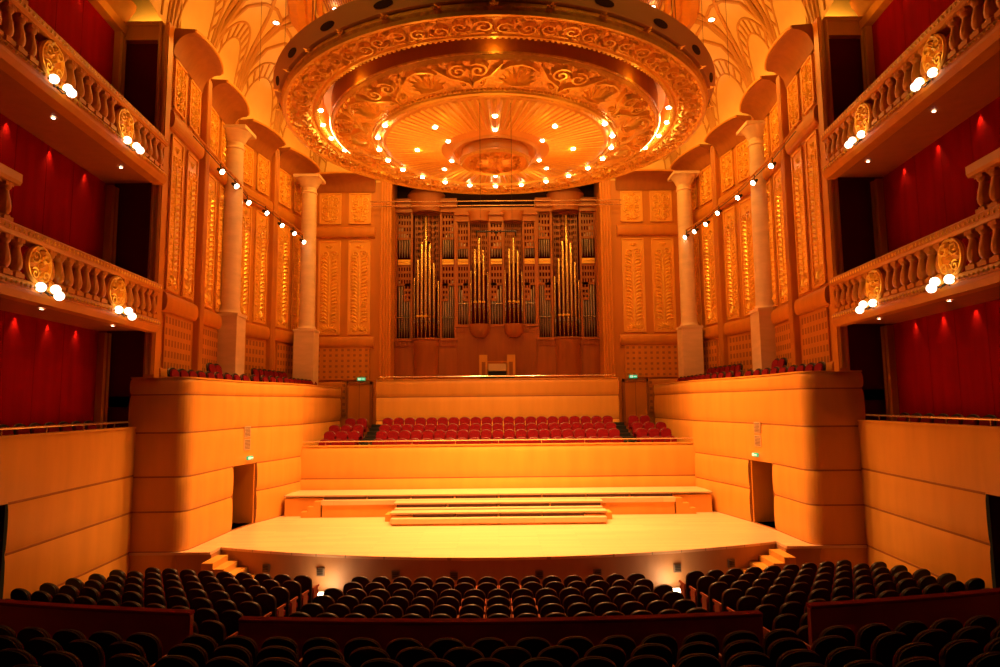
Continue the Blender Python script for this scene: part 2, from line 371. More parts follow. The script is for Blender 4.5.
# handrails
def handrail(label, pts, h, n_post, loc_name='handrail'):
    t = thing('handrail', label, 'handrail', pts[0], 0, 'metal handrails')
    P_ = [Vector(p) - Vector(pts[0]) for p in pts]
    MB().tube([p + Vector((0, 0, h)) for p in P_], .028, 8).build('rail', 'metal', t)
    tot = [0]
    for a, b in zip(P_, P_[1:]): tot.append(tot[-1] + (b - a).length)
    for k in range(n_post):
        d = tot[-1] * (k + .5) / n_post
        for j in range(len(P_) - 1):
            if tot[j] <= d <= tot[j + 1]:
                p = P_[j].lerp(P_[j + 1], (d - tot[j]) / (tot[j + 1] - tot[j])); MB().tube([p, p + Vector((0, 0, h))], .016, 6).build('post', 'metal', t); break
    return t
handrail('long metal handrail on the wooden parapet before the red choir seats', [(-8.35, 29.12, -1.76), (8.4, 29.12, -1.76)], .20, 9)
handrail('metal handrail on the gallery wall in front of the organ', [(-6.05, 34.12, 1.24), (6.05, 34.12, 1.24)], .16, 7)
for s in (-1, 1):
    handrail(f'thin metal handrail along the {SIDE[s]} side parapet of the stalls', [(s * 11.3, 20.6, -.62), (s * 10.9, 14, -.62), (s * 10.6, 9.2, -.62)], .17, 7)
# ---------------------------------------------------------------- upper walls: bays
W0, W1, W2 = (-10.72, 20.9), (-11.45, 28.0), (-10.1, 35.2)
ZB, ZT = .5, 12.3
ORN = {}
def mk_long_panel():       # unit panel 1 wide, 5.2 high
    t = thing('relief_panel', '', 'relief panel')
    b = MB(); w, h = 1.0, 5.2
    for (x0, x1, z0, z1) in ((-w / 2, -w / 2 + .07, 0, h), (w / 2 - .07, w / 2, 0, h), (-w / 2, w / 2, 0, .07), (-w / 2, w / 2, h - .07, h)): b.bb(x0, x1, -.07, 0, z0, z1)
    b.build('frame', 'goldpale', t, 0)
    MB().bb(-w / 2 + .05, w / 2 - .05, -.02, 0, .05, h - .05).build('back_plate', 'goldpale', t, 0)
    c = MB(); n = 19
    c.ridge([(0, .6 + .25 * i) for i in range(16)], .07, .06, flatmap)
    for i in range(n):
        z = .62 + i * (h - 1.5) / n
        for sgn in (-1, 1):
            a = radians(38)
            c.leaf(sgn * .03, z, a if sgn > 0 else pi - a, .44, .17, .10, flatmap)
            c.leaf(sgn * .20, z + .08, a * .7 if sgn > 0 else pi - a * .7, .22, .12, .13, flatmap)
    for k in range(9):
        a = radians(10 + 20 * k); c.leaf(0, .2, a, .42, .13, .11, flatmap); c.leaf(0, h - .28, -a, .22, .09, .09, flatmap)
    for sgn in (-1, 1):
        c.ridge(spiral(sgn * .2, h - .75, .03, .2, 0, 1.4, sgn), .06, .08, flatmap); c.ridge(spiral(sgn * .26, .2, .02, .14, 0, 1.3, -sgn), .05, .08, flatmap)
    c.build('leaf_carving', 'gold', t, 30); return t
def mk_short_panel():      # 1 wide, 1.9 high
    t = thing('relief_panel', '', 'relief panel'); b = MB(); w, h = 1.0, 1.9
    for (x0, x1, z0, z1) in ((-w / 2, -w / 2 + .07, 0, h), (w / 2 - .07, w / 2, 0, h), (-w / 2, w / 2, 0, .07), (-w / 2, w / 2, h - .07, h)): b.bb(x0, x1, -.07, 0, z0, z1)
    b.build('frame', 'goldpale', t, 0); MB().bb(-w / 2 + .05, w / 2 - .05, -.02, 0, .05, h - .05).build('back_plate', 'goldpale', t, 0)
    c = MB()
    for sgn in (-1, 1):
        for z, hd in ((.38, 1), (.80, -1), (1.1, 1), (1.5, -1)):
            c.ridge(spiral(sgn * .22, z, .02, .19, pi / 2, 1.5, sgn * hd), .055, .08, flatmap); c.leaf(sgn * .1, z, pi / 2 if hd > 0 else -pi / 2, .3, .12, .1, flatmap)
    for k in range(7):
        a = radians(15 + 25 * k); c.leaf(0, .95, a, .34, .12, .11, flatmap); c.leaf(0, .95, -a, .34, .12, .11, flatmap); c.leaf(0, .12, a, .3, .1, .1, flatmap); c.leaf(0, 1.78, -a, .3, .1, .1, flatmap)
    c.build('scroll_carving', 'gold', t, 30); return t
def mk_tall_short_panel():
    return mk_short_panel()
LONG, SHORT = Stock(mk_long_panel), Stock(mk_short_panel)
def mk_grille(nx, nz, w, h, hole):
    def f():
        t = thing('ventilation_grille', '', 'grille')
        b = MB(); b.bb(-w / 2, w / 2, -.05, 0, 0, h); b.k = 1
        for i in range(nx):
            for j in range(nz):
                x = -w / 2 + w * (i + .5) / nx; z = h * (j + .5) / nz; a = w / nx * hole / 2; c = h / nz * hole / 2
                b.add([(x - a, -.055, z - c), (x + a, -.055, z - c), (x + a, -.055, z + c), (x - a, -.055, z + c), (x - a * .8, -.052, z - c * .8), (x + a * .8, -.052, z - c * .8), (x + a * .8, -.052, z + c * .8), (x - a * .8, -.052, z + c * .8)], [(0, 1, 2, 3), (0, 1, 5, 4)])
        b.build('grating', ['wood', 'dark_shade'], t, 0); return t
    return Stock(f)
GR = mk_grille(9, 5, 2.4, 1.85, .58); GRB = mk_grille(9, 6, 2.9, 1.75, .42)
def bay(A, B, desc, back=False):
    """A,B: left and right end seen from the hall; builds bands, hood, panels"""
    A, B = Vector(A), Vector(B); t = (B - A); L = t.length; t.normalize(); ang = atan2(t.y, t.x)
    n = Vector((t.y, -t.x))                      # towards the hall
    pos = lambda u, o=0: (A.x + t.x * u + n.x * o, A.y + t.y * u + n.y * o)
    h = thing('cornice_hood', f'curved wooden hood over {desc}', 'cornice', (*pos(L / 2), 11.62), ang, 'curved hoods along the top of the wall')
    rows = []
    for j in range(9):
        v = j / 8; r = []
        for i in range(13):
            u = i / 12; blg = .26 * sin(pi * u) ** .8
            o = (.06 + .60 * (1 - cos(v * pi / 2)) + blg * v ** .7); z = .1 + .72 * sin(v * pi / 2)
            r.append(((u - .5) * L, -o, z))
        rows.append(r)
    rows.append([(x, y - .05, z + .03) for x, y, z in rows[-1]]); rows.append([(x, y, z + .12) for x, y, z in rows[-1]]); rows.append([(x, 0, z) for x, y, z in rows[-1]])
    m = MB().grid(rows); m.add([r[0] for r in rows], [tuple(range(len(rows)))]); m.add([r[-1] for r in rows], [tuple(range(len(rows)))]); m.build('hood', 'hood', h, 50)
    lx, ly = pos(L / 2, .45); light('AREA', (lx, ly, 12.75), 8, size=L * .8, sy=.15, aim=(lx + n.x * .9, ly + n.y * .9, 15.5), name='cove_light')
    MB().tube([(x, y - .03, z + .07) for x, y, z in rows[-3]], .05, 6).build('lip_moulding', 'goldpale', h)
    bd = MB()
    for (zc, hh, pr) in ((9.45, .62, .20), (3.38, .62, .2), (1.0, .5, .1)): bd.grid([[(x, -pr * sin(pi * q / 10) ** .6 if hh > .3 else -pr, zc - hh / 2 * cos(pi * q / 10)) for x in (0, L)] for q in range(11)]); [bd.add([(x, -pr * sin(pi * q / 10) ** .6 if hh > .3 else -pr, zc - hh / 2 * cos(pi * q / 10)) for q in range(11)], [tuple(range(11))]) for x in (0, L)]
    bo = bd.build('wall_band', 'wood', None, 0); bo.location = (A.x, A.y, 0); bo.rotation_euler = (0, 0, ang); bo['kind'] = 'structure'
    pw = (L - .35) / 2
    for k in (0, 1):
        u = .1 + pw * (k + .5) + .15 * k; nm = ('left', 'right')[k]
        x, y = pos(u, .01)
        LONG.put((x, y, 3.8), ang, f'tall gilded leaf panel, {nm} one of {desc}', 'tall gilded leaf panels', (pw * .82, 1, 1))
        SHORT.put((x, y, 9.93), ang, f'short gilded scroll panel, {nm} one of {desc}', 'short gilded scroll panels', (pw * .82, 1, .92))
    if not back:
        x, y = pos(L / 2, .01); GR.put((x, y, 1.15), ang, f'perforated wooden panel at the foot of {desc}', 'perforated wooden panels', (min(1, (L - .3) / 2.4), 1, 1))
def pilaster(p, ang, desc, w=.42, zt=12.45, zb=.5, nf=3):
    b = MB(); b.bb(-w / 2, w / 2, -.2, .1, 0, zt - zb)
    for i in range(nf): b.tube([((i - (nf - 1) / 2) * w / nf, -.2, .1), ((i - (nf - 1) / 2) * w / nf, -.2, zt - zb - .1)], w / nf * .36, 6)
    o = b.build('wall_pilaster', 'wood', None); o.location = (*p, zb); o.rotation_euler = (0, 0, ang); o['kind'] = 'structure'
def lerp2(A, B, y): u = (y - A[1]) / (B[1] - A[1]); return (A[0] + (B[0] - A[0]) * u, y)
spring = {}
for s in (-1, 1):
    mir = lambda p: (p[0] * -s, p[1])
    a01 = atan2(W1[1] - W0[1], W1[0] - W0[0]); a12 = atan2(W2[1] - W1[1], W2[0] - W1[0])
    wl = MB(); pts = [mir(p) for p in (W0, W1, W2, (-10.1, 36.05), (-6.2, 36.05))]
    wl.grid([[(x, y, ZB) for x, y in pts], [(x, y, 13.2) for x, y in pts]])
    struct('wall_' + SIDE[s], wl, 'wood', smooth=0)
    names = [('bay nearest the boxes', W0, W1, 21.15, 24.05), ('bay before the front column', W0, W1, 24.65, 27.7), ('bay behind the front column', W1, W2, 28.4, 31.2), ('bay before the rear column', W1, W2, 31.7, 34.9)]
    for (nm, a, b, y0, y1) in names:
        A, B = mir(lerp2(a, b, y0)), mir(lerp2(a, b, y1))
        if s > 0: A, B = B, A
        bay(A, B, f'the {SIDE[s]} wall {nm}')
    A, B = mir((-10.0, 36.05)), mir((-6.67, 36.05))
    if s > 0: A, B = B, A
    bay(A, B, f'the rear wall bay {SIDE[s]} of the organ', True)
    ang = lambda a: a if s < 0 else pi - a - pi
    for (a, b, y, aa) in ((W0, W1, 24.35, a01), (W0, W1, 27.9, a01), (W1, W2, 31.45, a12)):
        pilaster(mir(lerp2(a, b, y)), aa if s < 0 else -aa, '')
    pilaster(mir((-10.72, 20.75)), 0, '', w=.34, nf=2, zb=.9)
    pilaster(mir((-6.05, 36.0)), 0, '', w=.62, zt=13.0, nf=4)
    # reveal of the organ recess
    rv = MB(); rv.grid([[(s * 5.78, 36.0, z), (s * 5.85, 38.6, z)] for z in (.5, 13.5)]); rv.grid([[(s * 5.78, 35.98, z), (s * 6.3, 35.98, z)] for z in (.5, 13.5)])
    struct('wall_recess_' + SIDE[s], rv, 'wood', smooth=0)
    # perforated field over the choir door
    GRB.put((s * 8.35, 36.0, 1.35), 0, f'wooden field of small square holes above the {SIDE[s]} choir door', 'perforated fields beside the organ')
    # choir door wall
    cw = MB(); cw.grid([[(s * 6.1, 36.04, z), (s * 10.1, 36.04, z)] for z in (-2, .6)]); 
    struct('wall_choir_' + SIDE[s], cw, 'wood', smooth=0)
    cd = MB(); cd.bb(s * 6.85 - .0, s * 8.0, 35.94, 36.0, -1.1, 1.1); co = struct('door_%d' % (5 if s < 0 else 6), cd, 'wood', smooth=0)
    fr = MB(); fr.bb(s * 6.7, s * 6.85, 35.9, 36.02, -1.1, 1.25); fr.bb(s * 8.0, s * 8.1, 35.9, 36.02, -1.1, 1.25); fr.bb(s * 6.7, s * 8.1, 35.9, 36.02, 1.1, 1.25); fr.build('door_frame', 'dark_shade', co, 0)
    fr = MB(); fr.bb(s * 7.4, s * 7.43, 35.93, 35.95, -1.1, 1.1); fr.build('door_seam', 'dark_shade', co, 0)
    e = thing('exit_sign', f'small green exit sign above the {SIDE[s]} choir door', 'exit sign', (s * 7.3, 35.88, 1.38), 0, 'exit signs')
    MB().box((0, 0, 0), (.42, .08, .16)).build('housing', 'exit', e, 0); gx = MB(); gx.box((-.1, -.05, 0), (.14, .02, .1)); gx.box((.1, -.05, 0), (.16, .02, .04)); gx.build('pictogram', 'exitw', e, 0)
    hc = thing('ventilation_strip', f'vertical strip of small square holes beside the {SIDE[s]} choir door', 'grille', (s * 8.25, 35.99, -.5), 0, 'perforated strips')
    hb = MB(); hb.bb(-.1, .1, -.03, 0, 0, 1.75); hb.build('panel', 'wood', hc, 0); hb = MB()
    for j in range(5): hb.box((0, -.035, .2 + .34 * j), (.14, .02, .14))
    hb.build('grating', 'dark_shade', hc, 0)
    # columns
    for (cx, cy, nm) in ((-11.02, 27.3, 'front'), (-9.55, 33.3, 'rear')):
        c = thing('column', f'pale stone column on a tall pedestal, {nm} one on the {SIDE[s]} side', 'column', (cx * -s + (.13 if s > 0 else 0), cy, .75), 0, 'stone columns')
        b = MB(); b.box((0, 0, 1.45), (1.0, .95, 2.9)); b.box((0, 0, 2.95), (1.08, 1.02, .12)); b.build('pedestal', 'stone', c, 0)
        MB().lathe([(.47, 3.0), (.48, 3.06), (.43, 3.12), (.41, 3.2), (.40, 3.4), (.385, 6.5), (.37, 9.0), (.345, 10.35)], n=24).build('shaft', 'stone', c)
        b = MB(); b.lathe([(.345, 10.0), (.40, 10.03), (.40, 10.08), (.36, 10.12), (.36, 10.3), (.42, 10.38), (.50, 10.55), (.62, 10.72), (.66, 10.76)], n=24); b.box((0, 0, 10.82), (1.32, 1.25, .14)); b.build('capital', 'stone', c)
# ---------------------------------------------------------------- ceiling: coved vault with ribs
plan = [(-9.4, 8), (-9.9, 15), (-10.72, 20.9), (-11.05, 24.4), (-11.45, 28.0), (-10.8, 31.45), (-10.1, 36.05), (-6.05, 36.05), (0, 36.6)]
planL = plan + [(-x, y) for x, y in plan[-2::-1]]
def dense(pl, n=8):
    out = []
    for a, b in zip(pl, pl[1:]):
        for i in range(n): out.append((a[0] + (b[0] - a[0]) * i / n, a[1] + (b[1] - a[1]) * i / n))
    return out + [pl[-1]]
CZ0, CH_, CO = 12.3, 4.2, 3.3
def cove(p, v, h=0):
    c = Vector((0, 24)); d = (c - Vector(p)).normalized(); a = v * pi / 2
    r = CO * (1 - cos(a)); z = CZ0 + CH_ * sin(a)
    nr, nz = cos(a) * .8 + .0, -sin(a)
    q = Vector(p) + d * (r + h * nr)
    return (q.x, q.y, z + h * nz)
DP = dense(planL, 6)
cl = MB().grid([[cove(p, v / 10) for p in DP] for v in range(11)])
inner = [cove(p, 1) for p in DP]
cl.grid([inner, [(x * .55, 24 + (y - 24) * .55, z + .25) for x, y, z in inner]])
cl.grid([[(x * .55, 24 + (y - 24) * .55, z + .25) for x, y, z in inner], [(x * .02, 24 + (y - 24) * .02, z + .4) for x, y, z in inner]])
struct('ceiling', cl, 'cream')
tr = MB()
for k, (rr, w) in enumerate(((1.0, .42), (.94, .22), (.88, .14))):
    tr.tube([((x) * rr, 24 + (y - 24) * rr, z - .02) for x, y, z in inner], w, 8)
o = struct('trim_1', tr, 'wood')
def ornament(A, B, name):
    A, B = Vector(A), Vector(B); L = (B - A).length
    mp = lambda a, b, h: cove(A.lerp(B, a), b, h)
    m = MB(); T = lambda pts, r: m.tube([mp(a, b, .03) for a, b in pts], r, 6)
    def archp(w, top, n=24): return [(.5 - w * cos(pi * i / n), .02 + top * sin(pi * i / n) ** .75) for i in range(n + 1)]
    a1, a2 = archp(.45, .54), archp(.36, .42)
    T(a1, .05); T(a2, .04)
    for i in range(2, 23, 2): T([a1[i], a2[i]], .045)
    for sgn in (-1, 1):
        e = .5 + sgn * .5
        T([(e - sgn * .02, 0), (e - sgn * .03, .2), (e - sgn * .06, .4), (e - sgn * .16, .6), (e - sgn * .36, .74), (e - sgn * .62, .82), (e - sgn * .95, .84)], .08)
        T([(e - sgn * .0, 0), (e - sgn * .0, .3), (e - sgn * .01, .6), (e - sgn * .04, .8), (e - sgn * .12, .99)], .10)
    m.build('vault_ribs', 'rib', CEIL)
CEIL = bpy.data.objects['ceiling']
for s in (-1, 1):
    for a, b in zip(plan[1:], plan[2:]):
        ornament((a[0] * -s, a[1]), (b[0] * -s, b[1]), '')
# ceiling lamps (small round downlights)
def mk_down():
    t = thing('ceiling_light', '', 'ceiling light')
    MB().lathe([(.10, -.01), (.17, -.03), (.19, 0)], n=16).build('ring', 'metal', t); MB().lathe([(.001, -.02), (.11, -.02), (.10, -.0)], n=16).build('lamp', 'bulb', t); return t
DOWN = Stock(mk_down)
for s in (-1, 1):
    for (x, y, z, nm) in ((6.55, 26.0, 16.35, 'beside the vault ring'), (8.7, 25.2, 15.3, 'on the vault above the front column'), (9.7, 29.2, 14.65, 'low on the vault behind the front column'), (4.4, 23.2, 16.65, 'over the canopy edge, outer one'), (3.1, 23.0, 16.7, 'over the canopy edge, inner one')):
        DOWN.put((x * s, y, z - .1), 0, f'small ceiling light {nm}, {SIDE[s]} side', 'ceiling downlights')
# vents in the flat ceiling
for s in (-1, 1):
    v = thing('ceiling_vent', f'brown striped air vent in the ceiling {SIDE[s]} of the canopy', 'vent', (s * 6.3, 26.6, 16.45), 0, 'striped ceiling vents')
    MB().box((0, 0, .02), (1.5, 3.4, .05)).build('frame', 'rib', v, 0); g = MB()
    for i in range(14): g.box((-.65 + .1 * i, 0, -.03), (.05, 3.2, .05))
    g.build('grating', 'dark_shade', v, 0)
# ---------------------------------------------------------------- hanging canopy
CAN = thing('ceiling_canopy', 'huge round gilded canopy with stepped rings hanging over the stage', 'canopy', (0, 24, 9.0))
def disc(r, th, z): return (r * cos(th), r * sin(th), z)
def ringmap(r0, z, cnt, k, z_in=None):
    # a along the ring (metres), b radial from r0 outward, h downward
    def mp(a, b, h):
        r = r0 + b; th = 2 * pi * k / cnt + a / (r0 + .0001); return (r * cos(th), r * sin(th), z - h)
    return mp
Z0 = 1.2      # outer ring height over the thing's origin (z = 10.2)
b = MB(); b.lathe([(6.35, Z0 + .05), (6.4, Z0), (7.55, Z0 + .0), (7.62, Z0 + .1), (7.55, Z0 + .25), (6.5, Z0 + .35), (6.35, Z0 + .05)], n=128); b.build('outer_ring', 'goldring', CAN)
b = MB()
for rr, w in ((7.5, .09), (7.3, .04), (6.62, .05), (6.45, .07)): b.lathe([(rr - w, Z0), (rr - w * .5, Z0 - w), (rr + w * .5, Z0 - w), (rr + w, Z0)], n=128)
cnt = 36
for k in range(cnt):
    mp = ringmap(6.98, Z0, cnt, k); hd = 1 if k % 2 else -1
    b.ridge(spiral(-.28, .05 * hd, .03, .30, 0, 1.5, hd, 14), .10, .12, mp); b.ridge(spiral(.30, -.05 * hd, .03, .27, pi, 1.4, -hd, 12), .09, .12, mp)
    for j in range(5): b.leaf(0, -.36, radians(20 + 35 * j), .42, .15, .15, mp)
    for j in range(3): b.leaf(.58, .42, radians(-140 + 50 * j), .36, .15, .14, mp)
    b.leaf(.58, -.3, 2.2, .3, .14, .13, mp); b.leaf(.58, -.3, .9, .3, .14, .13, mp)
    for j in range(5): b.leaf(-.5 + .25 * j, .42, -pi / 2, .16, .17, .09, mp)
for k in range(110):
    mp = ringmap(7.5, Z0, 110, k); b.leaf(0, .08, -pi / 2, .26, .26, .10, mp)
for k in range(90):
    mp = ringmap(6.62, Z0, 90, k); b.leaf(0, -.08, pi / 2, .22, .26, .09, mp)
b.build('outer_relief', 'gold', CAN, 25)
# grey reflector above with dark ports
b = MB(); b.lathe([(7.45, Z0 + .26), (7.66, Z0 + .28), (7.88, Z0 + .74), (7.82, Z0 + .8), (7.4, Z0 + .5), (7.45, Z0 + .26)], n=96); b.build('reflector_ring', 'greyring', CAN)
for k in range(24):
    a = 2 * pi * (k + .5) / 24; m = MB(); c0 = Vector((7.75 * cos(a), 7.75 * sin(a), Z0 + .46)); tt = Vector((-sin(a), cos(a), 0)); nn = Vector((cos(a) * .884, sin(a) * .884, -.467)); up_ = nn.cross(tt) * -1
    up_ = Vector((cos(a) * .467, sin(a) * .467, .884))
    m.add([c0 + tt * (.30 * cos(q)) + up_ * (.10 * sin(q)) + nn * .012 for q in [2 * pi * i / 16 for i in range(16)]] + [c0 + tt * (.30 * cos(q)) + up_ * (.10 * sin(q)) - nn * .03 for q in [2 * pi * i / 16 for i in range(16)]], [tuple(range(16))] + [(i, (i + 1) % 16, 16 + (i + 1) % 16, 16 + i) for i in range(16)])
    m.build('port', 'dark', CAN, 0)
# finials round the rim
for k in range(32):
    a = 2 * pi * k / 32; m = MB()
    mpf = lambda p, q, h: ((7.55 + p) * cos(a) - q * sin(a), (7.55 + p) * sin(a) + q * cos(a), Z0 + .12 + h)
    for t_ in (-.5, 0, .5): m.leaf(0, 0, t_, .34 if t_ == 0 else .24, .14, .05, mpf)
    m.build('rim_leaf', 'gold', CAN, 0)
# drum in shade between the rings, and inner ring
b = MB(); b.lathe([(6.35, Z0 + .1), (6.2, Z0 + .55), (5.95, Z0 + .55), (5.92, 1.0), (5.98, .97)], n=128); b.build('drum', 'wood', CAN)
b = MB(); b.lathe([(5.98, .97), (5.95, .92), (4.5, .66), (4.2, .58), (4.12, .50)], n=128); b.build('inner_ring', 'goldring', CAN)
b = MB(); cnt = 22
def z_in(r): return .66 + .26 * (r - 4.5) / 1.45
for k in range(cnt):
    th0 = 2 * pi * k / cnt
    mp = lambda a, bb, h, th0=th0: ((5.2 + bb) * cos(th0 + a / 5.2), (5.2 + bb) * sin(th0 + a / 5.2), z_in(5.2 + bb) - h)
    if k % 2:
        for j in range(9): b.leaf(0, -.5, radians(18 + 18 * j), .84 if 1 < j < 7 else .66, .12, .13, mp)
        b.ridge([(-.45, -.5), (-.2, -.56), (0, -.58), (.2, -.56), (.45, -.5)], .07, .08, mp)
        b.ridge([(-.55, .2), (-.3, .38), (0, .46), (.3, .38), (.55, .2)], .12, .13, mp)
    else:
        for sg in (-1, 1):
            b.ridge(spiral(sg * .28, .25, .03, .3, -pi / 2, 1.6, sg, 20), .12, .16, mp)
            b.ridge([(sg * .02, -.55), (sg * .12, -.3), (sg * .36, -.15), (sg * .62, -.02), (sg * .95, .5)], .14, .15, mp)
            b.ridge(spiral(sg * .3, -.42, .02, .16, 0, 1.3, -sg, 12), .08, .1, mp)
        b.leaf(0, -.3, pi / 2, .5, .16, .1, mp)
for rr, w in ((5.85, .07), (5.72, .03)): b.lathe([(rr - w, z_in(rr)), (rr, z_in(rr) - w), (rr + w, z_in(rr))], n=128)
for k in range(80):
    th0 = 2 * pi * (k + .5) / 80; mp = lambda a, bb, h, th0=th0: ((5.2 + bb) * cos(th0 + a / 5.2), (5.2 + bb) * sin(th0 + a / 5.2), z_in(5.2 + bb) - h)
    b.leaf(0, .68, -pi / 2, .24, .28, .09, mp)
for k in range(44):
    th0 = 2 * pi * (k + .25) / 44; mp = lambda a, bb, h, th0=th0: ((5.2 + bb) * cos(th0 + a / 5.2), (5.2 + bb) * sin(th0 + a / 5.2), z_in(5.2 + bb) - h)
    for q in (-.5, 0, .5): b.leaf(0, .1, pi / 2 + q * 2, .34, .12, .12, mp)
b.build('inner_relief', 'gold', CAN, 25)
b = MB(); b.lathe([(4.42, .60), (4.38, .50), (4.28, .48), (4.22, .55)], n=128)
for k in range(180):
    a = 2 * pi * k / 180; b.box((4.5 * cos(a), 4.5 * sin(a), .56), (.06, .08, .07), a)
b.build('rope_moulding', 'gold', CAN)
# beaded moulding of the outer ring
b = MB()
for k in range(240):
    a = 2 * pi * k / 240; b.box((6.4 * cos(a), 6.4 * sin(a), Z0 - .03), (.10, .08, .09), a)
b.build('bead_moulding', 'gold', CAN)
# dish with sunburst
def zd(r): return .50 - .42 * ((4.12 - r) / 2.8) ** 1.0 if r > 1.3 else .08
b = MB(); b.lathe([(4.12, .5), (3.4, .46), (2.7, .42), (2.0, .37), (1.6, .33), (1.52, .25), (1.42, .33), (1.2, .33)], n=128); b.build('dish', 'goldpale', CAN)
b = MB(); prof = [(4.0, .49), (3.4, .46), (2.7, .42), (2.0, .37)]
for k in range(96):
    a = 2 * pi * k / 96; rows = []
    for r, z in prof:
        w = .10 * r / 4 * (1.0 if k % 2 else .7); t_ = Vector((-sin(a), cos(a), 0)); c_ = Vector((r * cos(a), r * sin(a), z))
        rows.append([c_ + t_ * w, c_ + Vector((0, 0, -.035)), c_ - t_ * w])
    b.grid(rows)
b.build('sunburst', 'gold', CAN, 20)
b = MB(); b.lathe([(1.24, .34), (1.26, .05), (1.34, -.0), (1.34, -.08), (1.2, -.08), (.0, -.10)], n=64); b.build('boss', 'goldpale', CAN)
b = MB(); b.lathe([(1.32, -.08), (1.25, -.16), (1.15, -.09)], n=64)
for k in range(12):
    mp = lambda a, bb, h, k=k: ((bb) * cos(2 * pi * k / 12) - a * sin(2 * pi * k / 12), bb * sin(2 * pi * k / 12) + a * cos(2 * pi * k / 12), -.09 - h)
    b.leaf(0, .1, pi / 2, .55, .22, .1, mp); b.ridge(spiral(0, .85, .02, .2, 0, 1.5, 1 if k % 2 else -1, 12), .05, .08, mp)
b.build('rosette', 'gold', CAN, 25)
# lamps of the canopy
def canlamp(r, a, z, sz=.10):
    m = MB(); m.lathe([(.001, -.05), (sz * .8, -.035), (sz, 0), (sz * 1.1, .02)], (r * cos(a), r * sin(a), z), 10); m.build('lamp', 'bulb', CAN)
for k in range(32):
    a = 2 * pi * (k + .5) / 32
    if abs(sin(a)) < .45 or sin(a) > .75: canlamp(6.15 + .15, a, Z0 - .05, .09)
for k in range(24):
    a = 2 * pi * k / 24
    if sin(a) > -.55: canlamp(4.32, a, .44, .09)
for k in range(8): canlamp(2.9, 2 * pi * k / 8 + .0 if k % 2 == 0 else 2 * pi * k / 8, .42, .09)
for k in range(6): canlamp(1.95, 2 * pi * k / 6 + pi / 6, .35, .08)
for s in (-1, 1):
    m = MB(); m.grid([[(6.0 * cos(a), 6.0 * sin(a), z) for a in [(0 if s > 0 else pi) + (-.28 + .07 * i) for i in range(9)]] for z in (.95, 1.12)]); m.build('cove_strip', 'strip', CAN)
for k in range(12):
    a = 2 * pi * k / 12; MB().tube([(6.9 * cos(a), 6.9 * sin(a), Z0 + .2), (6.9 * cos(a) * .98, 6.9 * sin(a) * .98, 7.4)], .015, 5).build('cable', 'cable', CAN)
# canopy's own light: lamps on the inner and outer rings glow on the gilding
for k in range(8):
    a = 2 * pi * k / 8
    light('POINT', (6.12 * cos(a), 24 + 6.12 * sin(a), 10.0), 5, size=.12, name='ring_lamp')
for k in range(6):
    a = 2 * pi * k / 6; light('POINT', (2.9 * cos(a), 24 + 2.9 * sin(a), 9.0), 6, size=.1, name='dish_lamp')
for k in range(12):
    a = 2 * pi * k / 12; light('POINT', (4.75 * cos(a), 24 + 4.75 * sin(a), 8.7), 14, size=.12, name='ring_lamp')
# microphone bar on two cables
mb_ = thing('microphone_bar', 'slim black microphone bar hanging on two thin cables in front of the organ', 'microphone', (.0, 20.2, 5.3))
MB().tube([(-.62, 0, 0), (.62, 0, 0)], .02, 6).build('bar', 'blackmetal', mb_)
for x in (-.48, .5): MB().tube([(x, 0, 0), (x, 0, 4.25)], .006, 4).build('cable', 'cable', mb_)
for x in (-.6, -.3, 0, .3, .6):
    m = MB(); m.tube([(x, 0, -.02), (x, .1, -.12)], .02, 6); m.build('microphone', 'blackmetal', mb_)
for s in (-1, 1):
    for k, (x, y) in enumerate(((8.3, 22.5), (7.6, 23.0))):
        MB().tube([(0, 0, 0), (0, 0, -4.2)], .008, 4).build('hanging_cable', 'cable', None, loc=(x * s, y, 15.6))
        tag(bpy.context.scene.objects[-1] if False else COL.objects[-1], f'thin black cable hanging before the {SIDE[s]} vault, {("outer", "inner")[k]} one', 'cable', 'hanging cables')
for k, z in enumerate((11.05, 10.8)):
    tag(MB().tube([(-6.9, 0, 0), (6.9, 0, 0)], .03, 6).build('steel_cable', 'metal', None, loc=(0, 35.6, z)), f'horizontal steel cable stretched across the organ recess, {("upper", "lower")[k]} of two', 'cable', 'steel cables before the organ')
# ---------------------------------------------------------------- organ recess and organ
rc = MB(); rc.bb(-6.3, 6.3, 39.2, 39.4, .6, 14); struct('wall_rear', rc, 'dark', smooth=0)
OR = thing('pipe_organ', 'large wooden pipe organ with three banks of metal pipes', 'organ', (0, 38, .95))
oz = lambda z: z - .95
pc = 0
def pipe(x, y, z0, z1, r, m='pipe'):
    global pc
    h = z1 - z0; b = MB(); b.lathe([(r * .25, 0), (r, min(.9, h * .25)), (r, h), (r * .85, h + .02), (r * .85, h - .1)], (0, 0, 0), 10)
    zz = min(.9, h * .25); po = b.build('pipe', m, OR, 40, loc=(x, y, oz(z0)))
    if m == 'pipe': MB().box((0, -r * .96, zz + .1), (r * .9, r * .22, .2)).build('pipe_mouth', 'pipedark', po, 0); pc += 1
case = MB()
def post(x0, x1, y, z0, z1, d=.2): case.bb(x0, x1, y - d / 2, y + d / 2, oz(z0), oz(z1))
lat = MB()
def lattice(x0, x1, y, z0, z1, stag=None):
    nx = max(2, round((x1 - x0) / .16)); nz = max(1, round((z1 - z0) / .34)); w = (x1 - x0) / nx
    for i in range(nx + 1): lat.bb(x0 + w * i - .035, x0 + w * i + .035, y - .015, y + .015, oz(z0), oz(z1))
    for j in range(nz + 1):
        z = z0 + (z1 - z0) * j / nz; lat.bb(x0, x1, y - .02, y + .02, oz(z) - .07, oz(z) + .07)
gb = None
